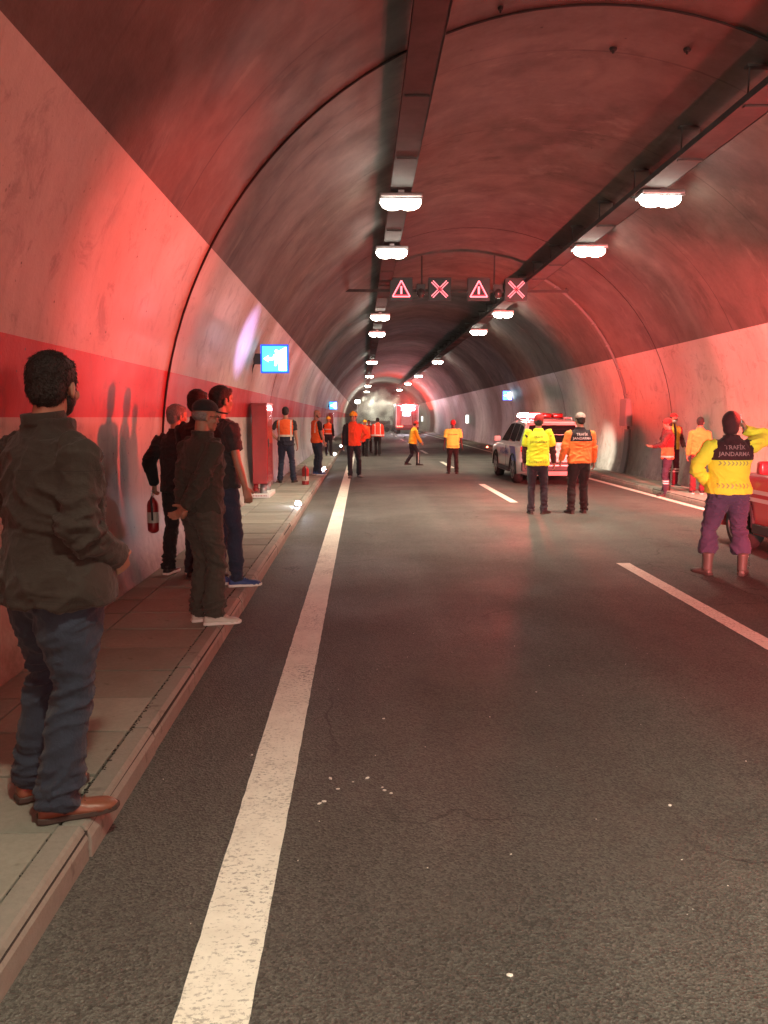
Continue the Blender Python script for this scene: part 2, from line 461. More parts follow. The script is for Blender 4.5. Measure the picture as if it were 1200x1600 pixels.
dash_y = [(-8.6, -5.2), (-3.0, .0), (5.2, 9.28), (16.1, 20.6), (27.2, 31.2), (38.2, 42.2), (49, 53), (60, 64), (71, 75), (82, 86), (93, 97)]
for a, b in dash_y:
    bm = BM(); strip(bm, 3.06, 3.22, a, b, rag=.003); obj('lane_dash', bm, M_line, marks)

# pavements: kerb stones and slabs
def slab_mesh(name, lx, ly, th, m, bevel=.006):
    bm = BM(); box(bm, 0, lx, 0, ly, -th, 0, bevel=bevel)
    me = bpy.data.meshes.new(name); bm.to_mesh(me); bm.free(); me.materials.append(m); return me
def pavement(name, label, xk, xj, xs, xw, sgn, sl_end):
    p = empty(name, (0,0,0)); tag(p, label, kind='structure')
    bm = BM(); a, b = sorted((xk-sgn*.012, xw)); box(bm, a+.0, b, Y0, Y1, -.2, KZ-.028); obj('bedding', bm, M_grit, p)
    kw = abs(xj-xk)-.006
    # kerb stones 1 m long with a chamfered front edge
    prof = [(0, -.05), (0, .085), (-.022*1, .128), (-.034, .139), (-kw, KZ), (-kw, -.05)]
    bm = BM()
    prism(bm, [((q[0] if sgn > 0 else -q[0]), q[1]) for q in prof], 'y', 0, .987)
    bmesh.ops.bevel(bm, geom=[e for e in bm.edges if abs((e.verts[0].co-e.verts[1].co).y) < 1e-6], offset=.003, segments=1, affect='EDGES')
    kme = bpy.data.meshes.new('kerb_stone'); bm.to_mesh(kme); bm.free(); kme.materials.append(M_kerb)
    y = -3.0
    while y < 62:
        mesh_obj('kerb_stone', kme, p, (xk+random.uniform(-.005, .005), y, random.uniform(-.004, .003)), (0, 0, random.uniform(-.004, .004))); y += 1.0
    bm = BM(); prism(bm, [(q[0] if sgn > 0 else -q[0], q[1]) for q in prof], 'y', 0, Y1-62); o = obj('kerb_run', bm, M_kerb, p, loc=(xk, 62, 0))
    w1 = abs(xs-xj)-.016; w2 = abs(xw-xs)-.012
    m1 = slab_mesh('paving_slab', w1, .484, .07, M_slab); m2 = slab_mesh('paving_slab', w2, .484, .07, M_slab)
    x1 = min(xj, xs)+.008; x2 = min(xs, xw)+.006
    y = -2.06 + .0
    k = 0
    while y < sl_end:
        mesh_obj('paving_slab', m1, p, (x1, y+.008, KZ+random.uniform(-.004, .002)), (random.uniform(-.004, .004), random.uniform(-.004, .004), 0))
        if y < sl_end*.6: mesh_obj('paving_slab', m2, p, (x2, y+.008, KZ-.002+random.uniform(-.004, .002)), (random.uniform(-.004, .004), random.uniform(-.003, .003), 0))
        y += .5; k += 1
    bm = BM(); yy = y
    while yy < 130:
        box(bm, x1, x1+w1, yy+.008, yy+.492, KZ-.05, KZ); yy += .5
    yy = y*.6
    o = obj('far_slabs', bm, M_slab, p); o['kind'] = 'stuff'
    bm = BM(); yy = -2.06
    n0 = int(math.ceil((sl_end*.6+2.06)/.5))
    yy = -2.06+n0*.5
    while yy < 130:
        box(bm, x2, x2+w2, yy+.008, yy+.492, KZ-.05, KZ-.002); yy += .5
    o = obj('far_edge_slabs', bm, M_slab, p); o['kind'] = 'stuff'
    return p
pavement('left_pavement', 'narrow grey slab walkway with kerb stones beside the red banded wall', XKL, XJL, -1.95, XWL+.002, 1, 48)
pavement('right_pavement', 'narrow grey slab walkway with kerb stones on the patrol car side', XKR, XJR, 7.32, XWR-.002, -1, 44)

# ------------------------------------------------------------------ ceiling trays and lamps
def vault_z(x): return ZC+math.sqrt(max(.01, RT**2-(x-XC)**2))
rods_mesh = None
def tray(x, w, z, label, rods_from, step):
    t = empty('cable_tray', (x, 0, z)); tag(t, label, 'cable tray', 'cable trays under the vault')
    bm = BM()
    box(bm, -w/2, w/2, Y0, 150, 0, .006); box(bm, -w/2-.003, -w/2+.003, Y0, 150, -.012, .075); box(bm, w/2-.003, w/2+.003, Y0, 150, -.012, .075)
    obj('tray_channel', bm, M_tray, t)
    bm = BM()
    for k in range(5):
        xx = -w/2+.04+k*(w-.08)/4
        pipe(bm, [(xx+.006*math.sin(y*.7+k), y, .02) for y in range(int(Y0), 90, 2)], .013+.003*(k % 2), 6, smooth=1)
    obj('cable_bundle', bm, M_black, t)
    bm = BM(); L = vault_z(x)-z
    for sx in (-1, 1):
        pipe(bm, [(sx*w*.32, 0, .0), (sx*w*.32, 0, L-.02)], .011, 6, smooth=1)
    box(bm, -w*.42, w*.42, -.03, .03, -.03, -.008)
    box(bm, -w*.42, w*.42, -.045, .045, L-.05, L-.02)
    me = bpy.data.meshes.new('hanger'); bm.to_mesh(me); bm.free(); me.materials.append(M_tray)
    y = rods_from
    while y < 110: mesh_obj('hanger', me, t, (0, y, 0)); y += step
    return t
tray(.65, .34, 5.45, 'long dark cable tray above the left row of ceiling lamps', -8, 2.2)
tray(4.68, .42, 5.40, 'long dark cable tray on hanger rods above the right row of ceiling lamps', -7.9, 1.95)
# luminaire
def lum_parts():
    bm = BM(); box(bm, -.35, .35, -.17, .17, .05, .12, bevel=.02)
    for a in ((-.35, .35, -.17, -.155), (-.35, .35, .155, .17)): box(bm, *a, .02, .049)
    box(bm, -.05, .05, -.16, -.12, .10, .16); box(bm, -.05, .05, .12, .16, .10, .16)
    h = bpy.data.meshes.new('housing'); bm.to_mesh(h); bm.free(); h.materials.append(M_steel)
    ls = []
    for far in (0, 1):
        bm = BM(); ell(bm, (0, 0, 0), (.20, .17, .12), sub=3)
        l = bpy.data.meshes.new('lens'); bm.to_mesh(l); bm.free(); l.materials.append(M_lens_far if far else M_lens); ls.append(l)
    return h, ls
HM, LM = lum_parts()
lampsL = [-4, 0, 13.5, 17.5, 28.5, 34.2, 51.5, 69, 90, 110]
lampsR = [-4, 0, 13.2, 17.2, 27.6, 33.3, 51.1, 68.4, 84, 103]
def lamp_label(side, y):
    v = {13.5: 'largest glowing white lamp, straight below the wide left cable tray', 17.5: 'round glowing lamp of the left row, just above the first warning triangle sign',
         28.5: 'left row ceiling lamp first seen below the warning triangle sign', 34.2: 'smaller left row ceiling lamp next beyond the one below the warning signs',
         51.5: 'small left row lamp above the helmeted walker, nearer of the faint ones', 69: 'tiny left row ceiling lamp, second above the smoke', 90: 'tiny left row ceiling lamp close above the smoke', 110: 'faintest left row ceiling lamp at the smoke edge',
         13.2: 'bright elongated ceiling lamp high beside the upper right cable tray', 17.2: 'bright ceiling lamp below the hanger rods, second of the right row',
         27.6: 'right row ceiling lamp just below the rightmost red cross sign', 33.3: 'right row ceiling lamp below left of the crosses, second under the signs', 51.1: 'small right row ceiling lamp above the yellow jacketed walker',
         68.4: 'tiny right row ceiling lamp above the fire engine', 84: 'faint right row ceiling lamp left above the fire engine', 103: 'faintest right row ceiling lamp near the smoke'}
    return v.get(y, 'ceiling lamp of the %s row %s' % (side, 'straight overhead beside the viewer' if y == 0 else 'overhead a few steps behind the viewer'))
for side, x, ys_ in (('left', .65, lampsL), ('right', 4.86, lampsR)):
    for y in ys_:
        t = empty('ceiling_lamp', (x, y, 5.27)); tag(t, lamp_label(side, y), 'ceiling lamp', 'ceiling lamps in two rows')
        mesh_obj('housing', HM, t)
        for dx in (-.135, .135): mesh_obj('lens', LM[0], t, (dx, 0, .0))
        sl_ = bpy.data.lights.new('beam', 'SPOT'); sl_.energy = SPOT_W*(1.2 if y < 5 else 1.0 if y < 15 else .75 if y < 40 else .28); sl_.color = (1, .90, .66); sl_.spot_size = R(110); sl_.spot_blend = .8; sl_.shadow_soft_size = .18
        so_ = bpy.data.objects.new('beam', sl_); COL.objects.link(so_); so_.parent = t; so_.location = (0, 0, -.10)

# ------------------------------------------------------------------ lane signal gantry
GY = 22.0
t = empty('gantry_beam', (2.65, GY+.16, 5.2)); tag(t, 'dark steel crossbar carrying the red lane signals under the vault', 'gantry')
bm = BM(); box(bm, -3.1, 3.05, -.03, .03, -.035, .035); obj('crossbar', bm, M_tray, t)
for xx in (-3.05, -1.0, 1.0, 3.0):
    bm = BM(); x_ = 2.65+xx; L = vault_z(x_)-5.2-.015
    if L > .05: box(bm, xx-.02, xx+.02, .032, .07, -.03, L)
    obj('bracket', bm, M_tray, t)
def led_line(bm, p, q, w, y=-.004):
    p = Vector(p); q = Vector(q); d = (q-p); L = d.length; d.normalize(); n = Vector((-d.y, d.x))*w/2
    A = [p+n, q+n, q-n, p-n]
    prism(bm, [(a.x, a.y) for a in A], 'y', y-.012, y)
for i, (xx, kind) in enumerate(((1.08, 't'), (2.13, 'x'), (3.20, 't'), (4.23, 'x'))):
    lab = {0: 'leftmost lit red warning triangle sign of the lane signals', 1: 'red lit cross sign between the two warning triangles', 2: 'lit red warning triangle sign between two red crosses', 3: 'rightmost red lit cross sign of the lane signals'}[i]
    t = empty('lane_signal', (xx, GY, 5.22)); tag(t, lab, 'lane signal', 'lane signals on the gantry')
    bm = BM(); box(bm, -.31, .31, 0, .12, -.30, .30, bevel=.012); box(bm, -.31, .31, -.06, .0, .285, .30); obj('casing', bm, M_black, t)
    bm = BM(); bc = BM()
    if kind == 't':
        pts = [(-.235, -.20), (.235, -.20), (0, .225)]
        for a, b in zip(pts, pts[1:]+pts[:1]):
            led_line(bc, a, b, .032)
            A = Vector(a)*1.0; 
        led_line(bc, (0, -.13), (0, .075), .05)
        pin = [(p[0]*.80, p[1]*.80+.0) for p in pts]
        for a, b in zip(pin, pin[1:]+pin[:1]): led_line(bm, a, b, .016)
    else:
        for s in (-1, 1):
            for o_ in (-.028, .028):
                c, d = math.cos(R(45)), math.sin(R(45))
                for (u0, u1) in ((-.29, -.05), (.05, .29)):
                    n_ = 8
                    for k in range(n_):     # rows of single LEDs
                        u = u0+(u1-u0)*(k+.5)/n_; ln = .012
                        led_line(bc if k % 1 == 0 else bm, ((u-ln)*c*s-o_*d*s*0 - o_*s*d, (u-ln)*d+o_*c), ((u+ln)*c*s - o_*s*d, (u+ln)*d+o_*c), .022)
                led_line(bm, (-.29*c*s-o_*s*d, -.29*d+o_*c), (.29*c*s-o_*s*d, .29*d+o_*c), .008, y=-.001)
    obj('led_symbol', bc, M_ledcore, t)
    obj('led_glow_line', bm, M_led, t)
for i, xx in enumerate((1.62, 3.74)):
    t = empty('signal_camera', (xx, GY+.02, 5.16)); tag(t, ('round dark camera dome between the first triangle and first cross', 'round dark camera dome between the second triangle and last cross')[i], 'camera', 'camera domes on the gantry')
    bm = BM(); box(bm, -.12, .12, 0, .14, -.02, .2, bevel=.01); obj('bracket_box', bm, M_black, t)
    bm = BM(); ell(bm, (0, .03, -.04), (.11, .11, .13)); obj('dome', bm, mat('dark_dome', (.05, .045, .045), .15), t, smooth=True)

# ------------------------------------------------------------------ wall signs
M_blue = mat('sign_blue', (.02, .1, .5), .4, emit=(.0, .09, .85), estr=1.4)
M_cyan = mat('sign_cyan', (.1, .5, .7), .4, emit=(.05, .62, 1.0), estr=2.0)
M_signw = mat('sign_white', (.8, .9, .9), .4, emit=(.85, 1, 1), estr=5.5)
def exit_sign(x, y, z, s, label, light=True, simple=False, flip=False, hx=0):
    t = empty('exit_sign', (x, y, z)); tag(t, label, 'lit sign', 'blue lit escape route signs')
    h = s/2
    bm = BM(); box(bm, -h, h, 0, .10, -h, h, bevel=.01); obj('casing', bm, M_black, t)
    bm = BM()
    b = h*.12
    for a in ((-h, h, h-b, h), (-h, h, -h, -h+b), (-h, -h+b, -h+b, h-b), (h-b, h, -h+b, h-b)):
        box(bm, a[0], a[1], -.014, -.001, a[2], a[3])
    obj('frame', bm, M_blue, t)
    bm = BM(); box(bm, -h+b+.001, h-b-.001, -.008, -.001, -h+b+.001, h-b-.001); obj('panel', bm, M_cyan, t)
    bm = BM(); k = h
    # open doorway at one side with a figure running and an arrow
    pl = lambda P: prism(bm, [(p[0]*k, p[1]*k) for p in P], 'y', -.016, -.009)
    pl([(.30, -.82), (.82, -.82), (.82, .82), (.30, .55)])
    pl([(-.78, 0), (-.45, .22), (-.45, .09), (-.1, .09), (-.1, -.09), (-.45, -.09), (-.45, -.22)])
    pl([(-.05, .30), (.22, .36), (.24, -.1), (.1, -.5), (-.02, -.48), (.04, -.1), (-.12, .1)])
    cyl(bm, (.13*k, -.016, .52*k), (.13*k, -.009, .52*k), .11*k, seg=14)
    obj('pictogram', bm, M_signw, t)
    bm = BM(); box(bm, -h-.14, -h-.002, .02, .08, -.1, .1) if not flip else box(bm, h+.002, h+.14, .02, .08, -.1, .1); obj('wall_bracket', bm, M_black, t)
    return t
exit_sign(-1.65, 15.2, 2.85, .53, 'large blue lit escape sign on the left wall above the red cabinet')
bm = BM(); pipe(bm, [(-1.95, 15.26, 2.83), (-2.08, 15.4, 2.74), (-2.2, 15.8, 2.45), (-2.25, 16.2, 2.2), (-2.27, 16.1, 1.99)], .016, 6)
tag(obj('sign_cable', bm, M_black), 'thin black cable curving from the blue sign down to the red cabinet', 'cable')
exit_sign(-1.95+.1, 51, 2.5, .5, 'small distant blue lit escape sign on the left wall past the cabinet', simple=True)
exit_sign(7.25, 39.5, 2.83, .48, 'blue white lit sign on the right wall above the patrol car', flip=True)
# vertical glowing exit boxes on the right wall
for (y, z, lab) in ((57, 1.62, 'upright white lit box on the right wall, nearer one'), (100, 1.55, 'upright white lit box on the right wall beside the fire engine')):
    t = empty('guide_light', (7.6, y, z)); tag(t, lab, 'wall light', 'upright lit boxes on the right wall')
    bm = BM(); box(bm, -.16, .12, 0, .1, -.34, .34, bevel=.01); obj('casing', bm, M_black, t)
    bm = BM(); box(bm, -.13, .07, -.02, -.001, -.29, .29); obj('panel', bm, mat('guide_white', (.8, .9, .8), .4, emit=(.9, 1, .92), estr=2.5), t)

# kerb lights
M_stud = mat('stud_white', (.9, .9, 1), .4, emit=(.86, .88, 1), estr=160)
M_studr = mat('stud_red', (.6, .05, .03), .4, emit=(1, .12, .06), estr=25)
def stud(x, y, m, label, r=.055, power=0):
    t = empty('kerb_light', (x, y, KZ)); tag(t, label, 'kerb light', 'small lights along the kerbs')
    bm = BM(); cyl(bm, (0, 0, 0), (0, 0, .03), .075, .06, 16); obj('base', bm, M_steel, t, smooth=False)
    bm = BM(); ell(bm, (0, 0, .045), (r, r, r), sub=2); obj('lens', bm, m, t, smooth=True)
for y, lab in ((14.3, 'bright white kerb light nearest, left of the kerb past the cabinet'), (24.0, 'bright white kerb light at the feet of the balding man'), (33.8, 'white kerb light behind the balding man, further along'), (43.5, 'distant white kerb light of the left kerb, fourth along')):
    stud(-1.17, y, M_stud, lab)
for y, lab in ((41.5, 'small red light on the right kerb beyond the patrol car'), (62, 'small red light on the right kerb near the fire engine')):
    stud(6.6, y, M_studr, lab, .05)

# ------------------------------------------------------------------ hydrant cabinets
def cabinet(x, y, label, full=True):
    t = empty('fire_cabinet', (x, y, KZ)); tag(t, label, 'fire cabinet', 'red fire cabinets on the left wall')
    z0, z1 = .28, 1.86
    bm = BM(); box(bm, 0, .29, 0, .92, z0, z1, bevel=.012); obj('cabinet_body', bm, M_redpaint, t)
    bm = BM(); box(bm, .291, .306, .02, .90, z0+.02, z1-.02, bevel=.005); d = obj('door', bm, mat('red_door', (.42, .02, .02), .25, coat=.5), t)
    bm = BM(); box(bm, .307, .33, .10, .13, 1.02, 1.18, bevel=.004); obj('handle', bm, M_black, d)
    bm = BM(); box(bm, -.012, .315, -.012, .935, z1, z1+.03); obj('top_cap', bm, M_redpaint, t)
    bm = BM(); cyl(bm, (.2, .12, .045), (.2, .12, z0-.001), .07, seg=20); cyl(bm, (.2, .12, .09), (.2, .12, .11), .078, seg=20); obj('leg', bm, M_steel, t, smooth=True)
    bm = BM(); cyl(bm, (.2, .8, .045), (.2, .8, z0-.001), .07, seg=20); obj('leg', bm, M_steel, t, smooth=True)
    bm = BM(); cyl(bm, (.05, .1, .16), (.05, .1, z0-.001), .045, seg=14); ell(bm, (.05, .1, .16), (.06, .06, .05), sub=2); obj('valve', bm, M_redpaint, t, smooth=True)
    bm = BM(); box(bm, -.06, .34, -.06, 1.0, 0, .085, bevel=.012); obj('plinth', bm, M_white, t)
    bm = BM()
    x_ = -.02
    for w in (.02, .035, .012, .03, .03, .014, .04, .02, .03, .02): box(bm, x_, x_+w*.8, -.0635, -.0605, .035, .056); x_ += w+.006
    obj('plinth_print', bm, mat('dull_red_print', (.35, .1, .1), .6), t)
    return t
cabinet(-2.2, 15.85, 'tall red fire cabinet on a steel leg and white plinth by the left wall')
cabinet(-2.2, 52, 'distant dark red fire cabinet by the left wall behind the helmeted walker')

# conduit and box on the right wall
t = empty('conduit', (0, 22.6, 0)); tag(t, 'dark conduit band climbing the right wall arch behind the paramedics', 'conduit')
bm = BM()
zs = [KZ+.01+i*.25 for i in range(0, 20)]
pts = []
a = math.asin((KZ+.02-ZC)/RT)
while a < R(62): pts.append((*arch_pt(a, RT-.035),)); a += .05
for dy in (0, .05, .1): pipe(bm, [(p[0], dy, p[1]) for p in pts], .022, 8, smooth=1)
for k, p in enumerate(pts[::3]): box(bm, p[0]-.03, p[0]+.05, -.04, .14, p[1]-.012, p[1]+.012)
obj('pipes', bm, mat('conduit_grey', (.12, .115, .11), .5, .3), t)
bm = BM()
low = [(q[0]-.0, q[1]) for q in pts if q[1] < 1.55]
for A, B in zip(low, low[1:]): 
    vs = box(bm, -.03, .03, -.12, .26, 0, 1)
    for v in vs:
        tt = v.co.z; v.co.z = A[1]+(B[1]-A[1])*tt+(.001 if tt > .5 else 0); v.co.x = v.co.x+A[0]+(B[0]-A[0])*tt-.015
obj('cover', bm, mat('conduit_cover', (.16, .15, .14), .5), t)
t = empty('junction_box', (7.52, 22.35, 1.5)); tag(t, 'flat grey junction box on the right wall conduit', 'junction box')
bm = BM(); box(bm, -.02, .16, 0, .55, 0, .78, bevel=.01); obj('box_body', bm, mat('box_grey', (.17, .16, .15), .5), t)
bm = BM(); box(bm, -.034, -.021, .03, .52, .03, .75, bevel=.004); obj('door', bm, mat('box_grey2', (.14, .13, .125), .45), t)

# anchors in the vault
for (x, y, r), al in zip(((1.98+.65, 6.35+1.0, .035), (3.1, 10.2, .03), (1.5, 9.0, .02), (3.9, 9.9, .03)), ('first small dark anchor stub in the vault from the left cable tray', 'dark anchor stub in the vault midway between the trays', 'anchor stub beside the left cable tray', 'dark anchor stub in the vault closest to the right tray')):
    bm = BM(); z = vault_z(x)-.001; cyl(bm, (x, y, z-.03), (x, y, z), r*1.3, r*1.6, seg=14); cyl(bm, (x, y, z-.06), (x, y, z-.03), r*.5, seg=8)
    tag(obj('ceiling_anchor', bm, M_joint), al, 'ceiling anchor', 'anchor stubs in the vault')
# near seam: black sealing strip
bm = BM(); pp = [(arch_pt(a, RT-.006)[0], 9.2, arch_pt(a, RT-.006)[1]) for a in [a_start+.3+i*(math.pi-2*a_start-.6)/60 for i in range(61)]]
pipe(bm, pp, .016, 6, smooth=1); tag(obj('sealing_strip', bm, M_joint), 'black sealing cord arching over the tunnel in the nearest joint', 'sealing cord')
# ------------------------------------------------------------------ people
V = Vector
def spotlamp(name, parent, loc, aim, power, col, ang, blend=.6, r=.06):
    l = bpy.data.lights.new(name, 'SPOT'); l.energy = power; l.color = col; l.spot_size = R(ang); l.spot_blend = blend; l.shadow_soft_size = r
    o = bpy.data.objects.new(name, l); COL.objects.link(o); o.parent = parent; o.location = loc
    o.rotation_euler = (V(aim)-V(loc)).to_track_quat('-Z', 'Y').to_euler(); return o
def ik(a, c, l1, l2, pole):
    a = V(a); c = V(c); d = c-a; L = d.length
    if L > (l1+l2)*.998: c = a + d.normalized()*(l1+l2)*.998; d = c-a; L = d.length
    t = d.normalized(); x = (l1*l1-l2*l2+L*L)/(2*L); hh = math.sqrt(max(0, l1*l1-x*x))
    p = V(pole); p = p - t*p.dot(t)
    if p.length < 1e-4: p = V((0,-1,0))
    return a + t*x + p.normalized()*hh, c
def cloth(name, base, bands=(), rough=.85, weave=1.0, vert=(), fade=.25):
    """cloth with printed / sewn horizontal bands: (z0, z1, colour) and vertical ones ('x' or '-x' side, a0, a1, z0, z1, colour)"""
    if name in MATS: return MATS[name]
    m, n = newmat(name, rough)
    c = n.mix(n.rng(n.noise(5, 5, .6), .3, .7, 0, fade), base, tuple(x*.55 for x in base))
    c = n.mix(n.rng(n.noise(1.8, 3, .5), .4, .7, 0, fade*.8), c, tuple(min(1, x*1.25) for x in base))
    sx = n.add('ShaderNodeSeparateXYZ'); n.link(n.tc.outputs['Object'], sx.inputs[0])
    X, Y, Z = sx.outputs
    def between(v, a, b): return n.math('MULTIPLY', n.math('GREATER_THAN', v, a), n.math('LESS_THAN', v, b))
    for z0, z1, col in bands: c = n.mix(between(Z, z0, z1), c, col)
    for ax, a0, a1, z0, z1, col in vert:
        v = n.math('ABSOLUTE', X) if ax == 'ax' else (X if ax == 'x' else Y)
        c = n.mix(n.math('MULTIPLY', between(v, a0, a1), between(Z, z0, z1)), c, col)
    n.link(c, n.b.inputs['Base Color'])
    n.b.inputs['Sheen Weight'].default_value = .08
    n.bump(n.math('ADD', n.math('MULTIPLY', n.noise(11, 5, .65, dist=1.5), 2.2), n.math('ADD', n.noise(38, 4, .65), n.math('MULTIPLY', n.noise(420, 2, .5), .35*weave))), .5, .008)
    return m
def skin_mat(name, base):
    return mat(name, base, .5, bump=(60, .12), var=(18, .85, 1.08))
SKIN = skin_mat('skin', (.36, .20, .135)); SKIN2 = skin_mat('skin_tan', (.30, .16, .105))
HAIR_D = mat('hair_dark', (.012, .009, .008), .6, bump=(160, .9)); HAIR_G = mat('hair_grey', (.22, .21, .20), .6, bump=(160, .9), var=(60, .6, 1.2))
EYE = mat('eye', (.02, .015, .012), .15)
def hand(bm, w, d, n, sgn, curl=22, k=1.0, spread=1.0):
    """w wrist, d direction, n palm normal, sgn +1 right hand / -1 left hand"""
    d = V(d).normalized(); n = V(n); n = (n-d*n.dot(d)).normalized(); s = d.cross(n)*sgn   # s points to the thumb side
    P = lambda a, b, c: w + (d*a + s*b + n*c)*k
    tube(bm, [(*P(-.02, 0, 0), .026*k, .020*k), (*P(.02, .0, 0), .034*k, .017*k), (*P(.06, 0, 0), .041*k, .015*k), (*P(.088, 0, 0), .039*k, .013*k)], seg=12, side=s, smooth=2)
    for i, (b, L) in enumerate(((.030, .072), (.010, .082), (-.010, .076), (-.030, .060))):
        p = P(.082, b, 0); ang = 0; dirv = (d + s*b*1.5*spread).normalized(); pts = [(*p, .0105*k)]
        for q, sg in enumerate((.45, .32, .23)):
            ang += R(curl*(1.0 if q else .8)+i*2); v = dirv*math.cos(ang)+n*math.sin(ang); p = p + v*L*sg*k; pts.append((*p, (.0098-.0009*q)*k))
        tube(bm, pts, seg=8, smooth=2, side=s)
    p = P(.018, .028, .006); v = (d*.62+s*.62+n*.35).normalized(); p1 = p+v*.042*k; v2 = (d*.85+s*.3+n*.45).normalized(); p2 = p1+v2*.032*k
    tube(bm, [(*p, .0145*k), (*p1, .0125*k), (*p2, .0105*k)], seg=8, smooth=2, side=s)
def head_parts(bm, c, Rh, jaw=1.0):
    M = Matrix.Translation(c) @ Rh.to_4x4()
    def e(p, r, rot=None, sub=3):
        m = M @ Matrix.Translation(p)
        if rot: m = m @ rot
        ell(bm, (0,0,0), r, rot=m, sub=sub)
    e((0,-.012,.030), (.074,.094,.088)); e((0,.026,-.030), (.061,.066,.070)); e((0,.030,-.070), (.050*jaw,.052,.040)); e((0,.062,-.093), (.024,.026,.019))
    e((0,.072,.022), (.054,.022,.020)); e((0,.070,.045), (.052,.022,.03)); e((0,.098,-.030), (.0125,.016,.012)); e((0,.090,-.012), (.009,.013,.026))
    e((0,.084,-.060), (.023,.012,.0065)); e((0,.081,-.071), (.020,.012,.0065))
    for s in (-1, 1):
        e((s*.044,.060,-.028), (.022,.022,.022)); 
        e((s*.079,-.006,-.012), (.009,.020,.032), Matrix.Rotation(s*R(18), 4, 'Z') @ Matrix.Rotation(R(-10), 4, 'X')); e((s*.075,-.002,-.035), (.007,.010,.013))
def strands(me, n, seed):
    """short tapered locks lying on the hair volume, part of the same mesh"""
    rg = random.Random(seed); bm = BM(); bm.from_mesh(me); bpy.data.meshes.remove(me)
    fs = [(f.calc_center_median(), f.normal.copy()) for f in bm.faces]
    for _ in range(n):
        c, nn = rg.choice(fs)
        fl = V((c.x*2.0, -.6-abs(c.y), -.9 if c.z < .09 else -.2)) if c.y < .05 else V((c.x*3, .8, -.2))
        fl = (fl - nn*fl.dot(nn)).normalized(); s = nn.cross(fl)
        L = rg.uniform(.008, .02); d = (fl + nn*rg.uniform(.1, .5) + s*rg.uniform(-.4, .4)).normalized(); w_ = rg.uniform(.0009, .0018)
        p = c + V((rg.uniform(-.003, .003), rg.uniform(-.003, .003), rg.uniform(-.003, .003))) - nn*.001
        a, b, e = bm.verts.new(p+s*w_), bm.verts.new(p-s*w_), bm.verts.new(p+nn*w_*1.4); t = bm.verts.new(p+d*L)
        bm.faces.new((a, b, t)); bm.faces.new((b, e, t)); bm.faces.new((e, a, t))
    me = bpy.data.meshes.new('hair'); bm.to_mesh(me); bm.free(); return me
